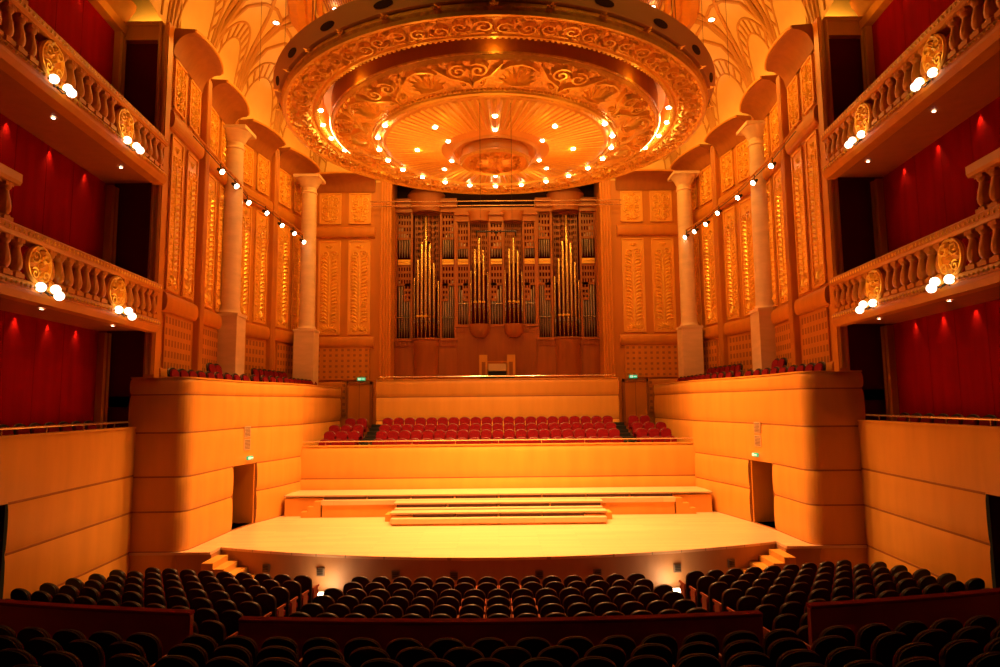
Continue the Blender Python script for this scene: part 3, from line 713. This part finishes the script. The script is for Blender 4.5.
def flat(x0, x1, zb, zt, zmid, n, sl):
    """flat compartment: lower and upper small pipes with a gilded band between"""
    global gb
    gb = MB(); w = (x1 - x0) / n
    for i in range(n):
        u = i if sl > 0 else n - 1 - i
        pipe(x0 + w * (i + .5), .0, zb, zmid - 2.2 + .28 * u, w * .42, 'pipedark'); pipe(x0 + w * (i + .5), .0, zmid + .3, zt - 1.5 + .22 * u, w * .42, 'pipedark')
    gb.bb(x0, x1, -.18, -.06, oz(zmid - .14), oz(zmid + .16))
    for i in range(n): gb.lathe([(.001, -.05), (w * .38, 0), (.001, .05)], (x0 + w * (i + .5), -.2, oz(zmid + .01)), 8)
    lattice(x0, x1, -.08, zt - 1.5, zt); lattice(x0, x1, -.08, zmid - 1.3, zmid - .2)
    lattice((x0 + x1) / 2, x1, -.08, zmid - 2.2, zmid - 1.3) if sl < 0 else lattice(x0, (x0 + x1) / 2, -.08, zmid - 2.2, zmid - 1.3)
    gb.build('gilded_band', 'gold', OR, 30); MB().bb(x0, x1, -.16, -.12, oz(zb + 1.2), oz(zb + 1.24)).build('rack_rail', 'metal', OR, 0)
def tower(xc, w, zb, zt, tops, r):
    n = len(tops)
    for i, h in enumerate(tops):
        u = (i - (n - 1) / 2) / ((n - 1) / 2); pipe(xc + u * (w / 2 - r), -.18 - .38 * sqrt(max(0, 1 - u * u)), zb, h, r * (1 - .25 * abs(u)), 'pipe')
    for i in range(n - 1):
        u = (i + .5 - (n - 1) / 2) / ((n - 1) / 2); x = xc + u * (w / 2 - r); lattice(x - w / n / 2, x + w / n / 2, .12, max(tops[i], tops[i + 1]) - 1.2, zt)
    for i in (1, 2, 3) if n > 4 else (1,):
        u = (i - (n - 1) / 2) / ((n - 1) / 2); MB().lathe([(r * 1.06, -.05), (r * 1.14, 0), (r * 1.06, .05)], (xc + u * (w / 2 - r), -.18 - .38 * sqrt(1 - u * u), oz(zb + 1.25)), 10).build('pipe_collar', 'gold', OR)
    rows = []
    for z, q in ((oz(zt) - .02, 0), (oz(zt) + .02, 0)): rows.append([(xc + w / 2 * sin(a), -.1 - (.55) * cos(a), z) for a in [-pi / 2 + pi * i / 12 for i in range(13)]])
    case.grid(rows)
# px scale at depth 38: 17.55 px per metre, centre 498
zl, zm, zu = 3.72, 8.15, 11.05
SB = [(-5.75, -4.9), (-4.75, -3.15), (-3.02, -2.35)]
for s in (-1, 1):
    fl1 = (-5.68, -4.92); tw = (-4.82, -3.25); fl2 = (-3.13, -2.45)
    X_ = lambda a, b: (a, b) if s < 0 else (-b, -a)
    flat(*X_(*fl1), zl, zu, zm, 5, 1 if s > 0 else -1); flat(*X_(*fl2), zl, zu, zm, 5, -1 if s > 0 else 1)
    c = s * 4.03; tower(c, 1.55, zl, zu, [7.2, 8.2, 9.2, 10.7, 9.1, 8.0, 7.0], .092)
    for x in (-5.78, -4.87, -3.19, -2.36): post(*X_(x - .06, x + .06), -.12, .95, 11.2, .26)
    a, b = X_(-5.85, -2.3)
    # base cupboard with cornice and fluted boards
    case.bb(a, b, -.30, .5, 0, oz(3.32)); case.bb(a - .03, b + .03, -.42, .5, oz(3.57), oz(3.72)); case.bb(a, b, -.34, .5, oz(3.27), oz(3.57))
    case.lathe([(.72, 0), (.72, oz(3.27)), (.76, oz(3.32)), (.76, oz(3.57)), (.86, oz(3.63)), (.86, oz(3.72)), (.1, oz(3.72))], (c, -.28, 0), 20, sx=1.0, sy=.55)
    for i in range(14): case.bb(a + .1 + (b - a - .2) * i / 13 - .035, a + .1 + (b - a - .2) * i / 13 + .035, -.46 if abs(a + .1 + (b - a - .2) * i / 13 - c) < .78 else -.40, -.3, oz(3.33), oz(3.55))
    # top cornice
    case.bb(a, b + .0, -.35, .4, oz(11.05), oz(11.3)); case.bb(a - .02, b + .02, -.5, .4, oz(11.3), oz(11.5)); case.bb(a - .04, b + .04, -.58, .4, oz(11.62), oz(11.8)); case.bb(a - .05, b + .05, -.4, .4, oz(11.5), oz(11.65))
    case.lathe([(.8, oz(11.05)), (.82, oz(11.3)), (.95, oz(11.5)), (.95, oz(11.65)), (1.05, oz(11.8)), (1.1, oz(12.05)), (.9, oz(12.3)), (.1, oz(12.4))], (c, -.3, 0), 20, sy=.6)
zlc, zmc, zuc = 4.5, 8.15, 10.5
for s in (-1, 1):
    X_ = lambda a, b: (a, b) if s < 0 else (-b, -a)
    flat(*X_(-2.22, -1.62), zlc, zuc, zmc, 4, -1 if s < 0 else 1)
    tower(s * .98, 1.12, zlc, zuc, [7.6, 8.8, 9.4, 8.7, 7.5], .082)
    for x in (-2.27, -1.57, -.40): post(*X_(x - .05, x + .05), -.12, 4.4, 10.7, .24)
    bw = MB()   # corbel under each tower
    case.lathe([(.05, oz(3.72)), (.3, oz(3.76)), (.5, oz(3.95)), (.6, oz(4.2)), (.62, oz(4.5)), (.1, oz(4.5))], (s * .98, -.25, 0), 18, sy=.7)
flat(-.33, .33, zlc, zuc, zmc, 4, 1)
case.bb(-2.3, 2.3, -.25, .5, 0, oz(4.1)); case.bb(-2.33, 2.33, -.36, .5, oz(4.35), oz(4.5)); case.bb(-2.3, 2.3, -.28, .5, oz(4.05), oz(4.35))
for i in range(23):
    x = -2.2 + .2 * i
    case.bb(x - .02, x + .02, -.285, -.25, .05, oz(4.05)); case.bb(x - .03, x + .03, -.33, -.28, oz(4.11), oz(4.31))
case.bb(-2.35, 2.35, -.3, .4, oz(10.5), oz(10.85)); case.bb(-2.4, 2.4, -.45, .4, oz(10.85), oz(11.0)); case.bb(-2.3, 2.3, -.35, .4, oz(11.0), oz(11.3))
for s in (-1, 1): case.lathe([(.58, oz(10.5)), (.6, oz(10.8)), (.72, oz(11.0)), (.7, oz(11.1)), (.1, oz(11.2))], (s * .98, -.25, 0), 18, sy=.6)
# case back, dark colour puts shade behind the lattice holes
MB().bb(-5.8, 5.8, .5, .6, oz(3.9), oz(11.2)).build('case_back', 'maroon', OR, 0)
case.build('case', 'organ', OR, 30); lat.build('lattice', 'organ', OR, 0)
# dark inside of the recess above the organ
# console
CN = thing('organ_console', 'wooden organ console with pale music desk behind the gallery handrail', 'organ console', (0, 37.2, .95))
MB().bb(-.85, .85, .0, .5, 0, 1.35).build('cabinet', 'wood', CN, 0)
b = MB(); b.bb(-1.0, -.55, -.25, .1, 0, 1.75); b.build('side_cheek', 'honey', CN, 0); b = MB(); b.bb(.55, 1.0, -.25, .1, 0, 1.75); b.build('side_cheek', 'honey', CN, 0)
for x in (-.76, .76): MB().bb(x - .1, x + .1, -.28, -.25, .55, 1.35).build('speaker_grille', 'dark_shade', CN, 0)
MB().bb(-.5, .5, -.35, 0, .85, 1.25).build('music_desk', 'ivory', CN, 0); MB().bb(-.5, .5, -.5, 0, .55, .8).build('keyboard', 'blackmetal', CN, 0); MB().bb(-.8, .8, -.1, .2, 1.35, 1.42).build('lid', 'wood', CN, 0)
BN = thing('organ_bench', 'long dark bench in front of the organ console', 'bench', (0, 36.2, .95)); MB().bb(-.95, .95, -.2, .2, .42, .5).build('seat', 'blackmetal', BN, 0)
for x in (-.85, .85): MB().bb(x - .05, x + .05, -.18, .18, 0, .42).build('leg', 'blackmetal', BN, 0)
# ---------------------------------------------------------------- seats
def arch_outline(w, h0, h1, hs, n=12):
    """w width, h0 bottom, hs where the dome begins, h1 top"""
    pts = [(w / 2 * .92, h0), (w / 2, hs)]
    for i in range(1, n): a = pi * i / n; pts.append((w / 2 * cos(a) if True else 0, hs + (h1 - hs) * sin(a) ** .75))
    return pts + [(-w / 2, hs), (-w / 2 * .92, h0)]
def bent(mb, lean, z0, curve=.0):
    mb.v = [(x, y + (z - z0) * lean + curve * x * x, z) for x, y, z in mb.v]; return mb
def seat_parts(t, back_m='shell', cush='seatred', arm='armwood', w=.50, top=.98, full=True):
    # seat faces local +y
    b = MB(); b.xz(arch_outline(w, .22, top, top - .20), -.26, -.18)
    b.k = 1; o = arch_outline(w, .22, top, top - .20); b.tube([(x, -.22, z) for x, z in o[1:-1]], .014, 5); bent(b, -.16, .4, .25).build('back_shell', [back_m, 'rim'], t)
    b = MB(); b.xz(arch_outline(w - .06, .40, top - .05, top - .26), -.18, -.12); bent(b, -.16, .4, .25).build('back_cushion', cush, t)
    b = MB(); b.bb(-w / 2 + .03, w / 2 - .03, -.16, .26, .36, .47); b.build('seat_cushion', cush, t)
    if full:
        for x in (-w / 2 + .004, w / 2 - .004):
            b = MB(); b.bb(x - .018, x + .018, -.2, .20, .58, .63); b.bb(x - .02, x + .02, -.14, .10, 0, .58); b.build('armrest', arm, t, 0)
    else: MB().bb(-.12, .12, -.14, .06, 0, .36).build('foot', 'blackmetal', t, 0)
    return t
AUD = Stock(lambda: seat_parts(thing('auditorium_chair', '', 'seat'), w=.49))
cnt_aud = 0
def seat_row(yc, xs, rowname, block, tw=False):
    global cnt_aud
    n = len(xs)
    for i, x in enumerate(xs):
        y = yc + x * x / 68.0; a = -atan2(x, 34)
        fromleft = i < n / 2; k = (i + 1) if fromleft else (n - i)
        AUD.put((x, y, zfloor(x, y)), -atan2(-x, 34) * -1 if False else atan2(x, 34) * 1.0, f'black-backed seat in the {block}, {rowname}, {ORD[k]} from its {"left" if fromleft else "right"} end', f'stalls seats, {block}')
        cnt_aud += 1
def frange(a, b, n): return [a + (b - a) * i / (n - 1) for i in range(n)]
FR = [18.1, 17.2, 16.3, 15.4, 14.5, 13.6, 12.7, 11.8]
for k, y in enumerate(FR):
    off = .14 * (k % 2); nm = (ORD[k + 1] + ' row') if k else 'front row'
    nc = [14, 14, 15, 15, 15, 15, 15, 15][k]
    hw = .55 * (nc - 1) / 2
    if y > 12: seat_row(y, [x - .02 for x in frange(-hw, hw, nc)], nm, 'front centre block')
    for s in (-1, 1):
        if y < 12.7: nm = 'row nearest the partition'
        xi = 5.15 + .02 * k; lim = [9.95, 10.3, 10.6, 10.6, 10.6, 10.5, 10.45, 10.4][k]
        xs = []; x = xi
        while x < lim: xs.append(x); x += .55
        xs = [s * x for x in xs]; seat_row(y, sorted(xs), nm, f'front {SIDE[s]} block')
NR = [9.5, 8.6, 7.7, 6.85]
for k, y in enumerate(NR):
    wdt = .745 * y + .6; nm = (ORD[k + 1] + ' row') if k else 'first row'
    off = .13 if k % 2 else -.13
    xs = [off + .56 * i for i in range(-14, 15) if abs(off + .56 * i) < wdt]
    c_ = [x for x in xs if abs(x) < 4.1]; seat_row(y, c_, nm + ' behind the partition', 'centre block')
    for s in (-1, 1): 
        xx = [x + s * .25 for x in xs if x * s >= 4.1]
        if xx: seat_row(y, xx, nm + ' behind the partition', f'{SIDE[s]} block')
print('AUD seats', cnt_aud, 'pipes', pc)
# partitions
def partition(x0, x1, label, y0=10.55, ht=1.0, zt=-3.34):
    xs = frange(x0, x1, 20); t = thing('partition', label, 'partition', ((x0 + x1) / 2, y0, zt - ht), 0, 'red-brown partitions across the stalls')
    cx = (x0 + x1) / 2
    pl = [(x - cx, x * x / 68, ) for x in xs] + [(x - cx, x * x / 68 + .12) for x in xs[::-1]]
    MB().prism(pl, -.6, ht).build('panel', 'partition', t)
    pl = [(x - cx, x * x / 68 - .03) for x in xs] + [(x - cx, x * x / 68 + .15) for x in xs[::-1]]
    MB().prism(pl, ht, ht + .05).build('cap_rail', 'seatred', t)
partition(-4.05, 4.1, 'long low red partition across the centre of the stalls')
partition(-9.0, -4.95, 'low red partition across the left of the stalls, under the left boxes', y0=10.75, zt=-3.33)
partition(5.0, 9.0, 'low red partition across the right of the stalls, under the right boxes', y0=10.75, zt=-3.33)
# choir seats
CHO = Stock(lambda: seat_parts(thing('choir_chair', '', 'seat'), back_m='seatred', w=.51, top=.9, full=False))
for k, (y, z) in enumerate(rowsC):
    nm = ORD[k + 1]
    xs = frange(-5.38, 5.38, 21)
    for i, x in enumerate(xs):
        fl_ = i < 11; j = i + 1 if fl_ else 21 - i
        CHO.put((x, y, z), pi, f'red choir seat in {nm} row, centre block, {ORD[j]} from the {"left" if fl_ else "right"} stairs', 'red choir seats, centre block')
    for s in (-1, 1):
        ns = [3, 3, 3, 2][k]
        for i in range(ns):
            CHO.put((s * (6.65 + .56 * i), y, z), pi, f'red choir seat in {nm} row of the small {SIDE[s]} block, {ORD[i + 1]} from the stairs', f'red choir seats, small {SIDE[s]} block')
for s in (-1, 1):
    t = thing('choir_stairs', f'dark stairs climbing between the red choir seats, {SIDE[s]} side', 'stairs', (s * 5.98, 29.6, -2.42), 0, 'choir stairs')
    for i in range(9): MB().bb(-.34, .34, .5 * i, .5 * i + .5, 0, .155 * (i + 1) + .04).build('step', 'blackmetal', t, 0)
# terrace seats above the stage side walls
GAL = Stock(lambda: seat_parts(thing('terrace_chair', '', 'seat'), w=.48, top=.9, full=False))
for s in (-1, 1):
    tf = MB(); pl = [(12.3, 21.0), (10.6, 21.0), (10.05, 21.1), (9.7, 22.0), (9.66, 22.8), (9.6, 24.4), (9.3, 26.0), (8.85, 27.4), (8.55, 29), (8.46, 35.9), (10.3, 35.9), (11.6, 28)]
    pl = [(x * s, y) for x, y in pl]; tf.prism(pl if s > 0 else pl[::-1], .0, .34); struct('floor_terrace_' + SIDE[s], tf, 'apron', smooth=0)
    edge = [(10.1, 21.3), (10.05, 22.8), (9.9, 24.4), (9.65, 26.0), (9.2, 27.4), (8.95, 29), (8.9, 31), (8.87, 33.2)]
    L_ = [0]
    for a, b in zip(edge, edge[1:]): L_.append(L_[-1] + sqrt((b[0] - a[0]) ** 2 + (b[1] - a[1]) ** 2))
    n = 21
    for i in range(n):
        d = L_[-1] * i / (n - 1)
        for j in range(len(edge) - 1):
            if d <= L_[j + 1] + 1e-6: break
        u = (d - L_[j]) / (L_[j + 1] - L_[j]); x = edge[j][0] + (edge[j + 1][0] - edge[j][0]) * u; y = edge[j][1] + (edge[j + 1][1] - edge[j][1]) * u
        fl_ = i < n / 2; k = i + 1 if fl_ else n - i
        GAL.put((x * s, y, .34), (pi / 2 + .12) * s, f'red seat, front row of the {SIDE[s]} terrace, {ORD[k]} from its {"near" if fl_ else "far"} end', f'front row on the {SIDE[s]} terrace')
    st = MB(); st.prism([(x * s, y) for x, y in ([(10.05, 27.9), (9.75, 29.5), (9.65, 33.2), (10.6, 33.2), (11.2, 28.2)] if s > 0 else [(10.05, 27.9), (9.75, 29.5), (9.65, 33.2), (10.6, 33.2), (11.2, 28.2)][::-1])], .22, .72); st.bb(s * 10.1, s * 10.75, 24.6, 25.8, .22, .72)
    st.build('floor_step_' + SIDE[s], 'apron', None, 0)['kind'] = 'structure'
    for i in range(7):
        y = 28.6 + .52 * i; x = 10.15 - .04 * i
        GAL.put((x * s, y, .72), (pi / 2 + .12) * s, f'red seat, back row of the {SIDE[s]} terrace, {ORD[i + 1]} from its near end', f'back row on the {SIDE[s]} terrace')
    for i in range(2):
        GAL.put((10.45 * s, 24.9 + .55 * i, .72), (pi / 2 + .12) * s, f'red seat of the lone pair on the {SIDE[s]} terrace, {("nearer", "farther")[i]} one', f'lone seats on the {SIDE[s]} terrace')
    for i in range(11):
        y = 19.6 - .62 * i; x = 11.62 + .065 * (y - 19.6)
        GAL.put((x * s, y, -1.28), (pi / 2) * s, f'dark red seat behind the {SIDE[s]} stalls parapet, {ORD[i + 1]} from the stage', f'seats behind the {SIDE[s]} parapet')
# ---------------------------------------------------------------- boxes: red walls, balconies
def rx(y): return 10.5 + .08 * (y - 20.3)
def rwx(y): return 12.3 + .09 * (y - 20.7)
def baluster_mb(h):
    b = MB(); p = [(.13, 0), (.13, .12), (.09, .15), (.13, .22), (.14, .32), (.115, .48), (.085, .60), (.08, .66), (.11, .70), (.12, .74), (.12, .84)]
    b.lathe([(r, z * h / .84) for r, z in p], n=10); b.box((0, 0, .05 * h), (.26, .26, .12 * h)); b.box((0, 0, h - .04), (.22, .22, .08)); return b
BAL = {}
def balcony(s, zb, nm, raise_end):
    """zb: bottom of the fascia; 1.3 m to the top of the rail"""
    desc = f'{nm} {SIDE[s]} box balcony with carved balusters and a wooden rail'
    t = thing('balcony', desc, 'balcony', (0, 0, zb), 0, 'box balconies'); t.scale = (1, 1, 1.05)
    y0, y1 = 11.0, 20.45
    def sweep(prof, ya=y0, yb=y1, name='x', m='wood', n=2):
        rows = []
        for i in range(n):
            y = ya + (yb - ya) * i / (n - 1); rows.append([(s * (rx(y) + o), y, z) for o, z in prof])
        b = MB().grid(rows); b.add(rows[0], [tuple(range(len(prof)))]); b.add(rows[-1], [tuple(range(len(prof)))]); return b.build(name, m, t, 30)
    # profile offsets: negative towards the hall
    sweep([(-.14, .0), (-.16, .06), (-.10, .1), (-.14, .16), (-.10, .24), (-.04, .28), (.25, .28), (.25, -.12), (-.06, -.12), (-.14, .0)], name='bottom_moulding')
    sweep([(-.12, 1.06), (-.16, 1.12), (-.16, 1.26), (-.1, 1.31), (.2, 1.31), (.26, 1.24), (.24, 1.06), (-.12, 1.06)], name='top_rail')
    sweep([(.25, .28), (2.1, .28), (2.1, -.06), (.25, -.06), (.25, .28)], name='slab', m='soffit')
    carts = (14.3, 17.75)
    y = y1 - .25; step = .385; k = 0
    while y > y0:
        if all(abs(y - c) > .42 for c in carts):
            if 'b' not in BAL: BAL['b'] = baluster_mb(.78).build('baluster', 'wood', t); o = BAL['b']
            else: o = BAL['b'].copy(); COL.objects.link(o); o.parent = t
            o.location = (s * (rx(y) + .03), y, .28)
        y -= step
    # leaf strip of the rail
    for c in carts:
        mpc = lambda a, b, h: (s * (rx(c) + .0 - h - .06), c + a, b)
        m = MB(); m.xz([(.40 * cos(a), .66 + .40 * sin(a)) for a in [2 * pi * i / 20 for i in range(20)]], 0, .06)
        m.v = [(s * (rx(c) - yv), c + x, z) for x, yv, z in m.v]; m.build('shield', 'wood', t)
        m = MB(); m.ridge([(.36 * cos(a), .66 + .38 * sin(a)) for a in [2 * pi * i / 24 for i in range(25)]], .07, .06, mpc)
        for sg in (-1, 1):
            m.ridge(spiral(sg * .17, .82, .02, .15, 0, 1.4, sg), .05, .08, mpc); m.ridge(spiral(sg * .17, .45, .02, .13, 0, 1.4, -sg), .05, .08, mpc)
            for j in range(5): m.leaf(sg * (.45 + .16 * j), .12 - .01 * j, pi / 2 + sg * .4, .18, .12, .07, mpc)
        for j in range(6): m.leaf(0, .3 + .13 * j, pi / 2 + (.6 if j % 2 else -.6), .22, .12, .12, mpc)
        m.build('cartouche', 'gold', t, 25)
    lz = MB()
    for i in range(60):
        yy = y0 + .1 + (y1 - y0 - .2) * i / 59; mpl = lambda a, b, h: (s * (rx(yy) - .155 - h), yy + a, b)
        lz.leaf(0, 1.13, pi / 2, .12, .10, .03, mpl); lz.leaf(0, .10, pi / 2, .1, .09, .04, mpl)
    lz.build('leaf_moulding', 'gold', t, 20)
    # raised near end
    if raise_end:
        yr = 13.4
        for (pa, pb, nm_) in ((1.31, 1.6, 'plinth'),): pass
        sweep([(-.14, 2.06), (-.18, 2.12), (-.18, 2.28), (.24, 2.28), (.22, 2.06), (-.14, 2.06)], ya=y0, yb=yr, name='raised_rail')
        for i in range(4):
            o = BAL['b'].copy(); COL.objects.link(o); o.parent = t; o.location = (s * (rx(yr - .2) + .03), yr - .22 - .34 * i, 1.30)
    # hand rail above the parapet
    MB().tube([(s * (rx(y) + .22), y, 1.42) for y in (13.5, y1)], .018, 6).build('handrail', 'cable', t)
    # lamps
    for j, c in enumerate(carts):
        wl_ = thing('wall_lamp', f'cluster of white globe lamps on the {nm} {SIDE[s]} balcony, {("nearer", "farther")[j]} one', 'wall lamp', (s * (rx(c) - .08), c + .15, zb + .16), 0, 'globe lamps on the balconies')
        MB().lathe([(.001, 0), (.06, .02), (.06, .08), (.001, .1)], (0, 0, -.04), 10).build('bracket', 'blackmetal', wl_)
        for (dx, dy, dz) in ((-.16, -.28, .0), (-.30, 0.12, -.13), (-.12, .26, .04)):
            MB().tube([(0, 0, 0), (s * dx * .6, dy * .6, -.1), (s * dx, dy, dz - .09)], .014, 6).build('arm', 'blackmetal', wl_)
            MB().ball((s * dx, dy, dz + .02), .105, 14).build('globe', 'globe', COL.objects[-1])
        light('POINT', (s * (rx(c) - .42), c + .15, zb + .62), 4, size=.15, name='globe_light')
    # soffit lights
    for j, (yy, dx) in enumerate(((15.6, .6), (19.0, .6), (12.6, .6))):
        o = DOWN.put((s * (rx(yy) + dx), yy, zb - .08), 0, f'small light under the {nm} {SIDE[s]} balcony, {("middle", "farthest", "nearest")[j]} one', 'lights under the balconies', (.36, .36, .5))
    return t
for s in (-1, 1):
    balcony(s, 2.4, 'lower', True); balcony(s, 7.08, 'upper', True)
    # raked red wall behind the boxes with seams
    rw = MB(); pts = [(s * rwx(y), y) for y in (21, 17.6, 15.4, 13, 10, 6)]
    rw.grid([[(x, y, z) for x, y in pts] for z in (-1.6, 2.0, 6.5, 12.2)])
    ro = struct('wall_box_' + SIDE[s], rw, 'redwall', smooth=0)
    sm = MB()
    for y in (18.6, 17.3, 16.0, 14.7, 13.4): sm.bb(s * rwx(y) - .006, s * rwx(y) + .006, y - .006, y + .006, -1.5, 12.2)
    sm.build('seam', 'redseam', ro, 0)
    fb = MB(); fb.prism([(s * x, y) for x, y in ([(11.45, 20.85), (11.35, 19), (10.75, 7), (11.8, 7), (12.6, 20.85)][::(-1 if s > 0 else 1)])], -1.6, -1.28); struct('floor_box_' + SIDE[s], fb, 'carpet', smooth=0)
    # pilasters at the end of the red walls
    for (z0, z1) in ((-1.4, 2.3), (3.0, 6.98), (7.7, 12.1)):
        for yy in (20.45, 13.2 if z0 > 0 else 14.2):
            p = MB(); xx = s * (rwx(yy) - .1)
            for j in range(2): p.bb(xx - .1, xx + .1, yy + .03 + .22 * j, yy + .17 + .22 * j, z0, z1)
            p.build('wall_pilaster', 'wood', None, 0)['kind'] = 'structure'
    # dark end walls, three levels, with a beam above the top one and a lit niche
    dw = MB(); x0, x1 = s * 10.7, s * 12.5
    dw.bb(x0, x1, 21.0, 21.1, -1.6, 12.0); struct('wall_end_' + SIDE[s], dw, 'maroon', smooth=0)
    bm = MB(); bm.bb(s * 10.7, s * 12.5, 20.8, 21.2, 12.0, 12.45); bm.bb(s * 10.7, s * 12.5, 20.75, 21.2, 12.45, 12.6); bm.bb(s * 10.7, s * 12.5, 20.75, 21.2, 11.95, 12.05); struct('trim_%d' % (2 if s < 0 else 3), bm, 'wood', smooth=0)
    nb = MB(); nb.bb(s * 10.7, s * 12.5, 21.6, 21.7, 12.0, 16); struct('wall_niche_' + SIDE[s], nb, 'cream', smooth=0)
    light('AREA', (s * 11.6, 21.35, 12.62), 30, size=1.4, sy=.1, aim=(s * 11.6, 21.62, 13.4), name='niche_light')
    tb = MB(); y_ = (20, 6)
    tb.grid([[(s * (rwx(y) + .02 - o), y, z + .5) for o, z in ((.0, 11.6), (.25, 11.65), (.3, 11.9), (.1, 12.0), (.45, 12.5), (.5, 12.7), (0, 12.75), (0, 14.5))] for y in (20.9, 12, 6)]); struct('trim_%d' % (4 if s < 0 else 5), tb, 'wood', smooth=30)
    # small spots washing the red walls
    for (zt, ys2) in ((2.25, (19.2, 17.8, 16.4, 15.0)), (6.9, (19.2, 17.4, 15.6, 14.0)), (11.9, (18.4, 16))):
        for yy in ys2:
            light('SPOT', (s * (rwx(yy) - .09), yy, zt + .05), 30 if zt < 10 else 8, color=(1, .40, .12), size=.03, aim=(s * (rwx(yy) + .25), yy, zt - 2.4), spot=75, blend=.9, name='wall_washer')
    # ---- spotlights on the long bars
    if s < 0: sp_ = [(-10.62, 25.0, 9.05), (-10.65, 26.5, 8.98), (-10.7, 28.0, 8.75), (-10.4, 29.4, 8.7), (-10.1, 30.6, 8.45), (-9.85, 31.7, 8.35), (-9.65, 32.6, 8.15)]
    else: sp_ = [(10.62, 24.7, 9.0), (10.65, 26.6, 8.98), (10.7, 28.5, 8.95), (10.3, 30.0, 8.7), (10.05, 31.0, 8.45), (9.8, 32.0, 8.35), (9.6, 32.9, 8.3)]
    lt = thing('lighting_track', f'long wooden lighting bar along the {SIDE[s]} upper wall', 'lighting track', (0, 0, 9.0), 0, 'lighting bars')
    tp = [(sp_[0][0] + .35 * s * 0 , 22.2, .55)] + [(x, y, z - 9 + .32) for x, y, z in sp_]
    tp[0] = (s * 10.5, 22.4, .5)
    MB().tube(tp, .045, 6).build('bar', 'wood', lt); MB().tube([(x, y, z - .14) for x, y, z in tp], .02, 5).build('cable', 'cable', lt)
    for i, (x, y, z) in enumerate(sp_):
        q = thing('spotlight', f'small lit spotlight on the {SIDE[s]} lighting bar, {ORD[i + 1]} from the boxes', 'spotlight', (x, y, z), 0, f'spotlights on the {SIDE[s]} lighting bar')
        dr = Vector((-s * .75, -.35, -.55)).normalized()
        MB().tube([Vector((0, 0, .28)), Vector((0, 0, .05))], .02, 5).build('bracket', 'blackmetal', q)
        MB().tube([-dr * .16, dr * .02, dr * .10], [.06, .09, .11], 12).build('housing', 'blackmetal', q); hs_ = COL.objects[-1]
        m = MB(); m.lathe([(.001, .0), (.10, .0), (.10, .02)], (0, 0, 0), 12); rotm = dr.to_track_quat('Z', 'Y').to_matrix(); m.v = [tuple(rotm @ Vector(v) + dr * .11) for v in m.v]
        m.build('lens', 'bulb', hs_)
        light('SPOT', Vector((x, y, z)) + dr * .2, 90, size=.08, aim=Vector((x, y, z)) + Vector((-s * .9, -.1, -1.1)), spot=60, name='bar_spot')
    # floor light, its plate widened to imitate the lit floor patch
    zl_ = zfloor(5.15, 20.0)
    fl_ = thing('step_light', f'low floor light with a wide glowing plate imitating lit floor at the stage front, {SIDE[s]} side', 'floor light', (s * 5.15, 20.0, zl_), 0, 'floor lights'); MB().box((0, 0, .04), (.62, .42, .08)).build('housing', 'metal', fl_, 0); MB().box((0, 0, .09), (.54, .34, .03)).build('lamp', 'bulb', fl_, 0)
    light('POINT', (s * 5.15, 19.9, zl_ + .4), 18, color=(1, .62, .28), size=.2, name='step_glow')
# loose ends: name the hanging cables already tagged; lift everything so that the stalls floor is at z = 0
for o in COL.objects:
    if o.parent is None: o.location.z += ZC
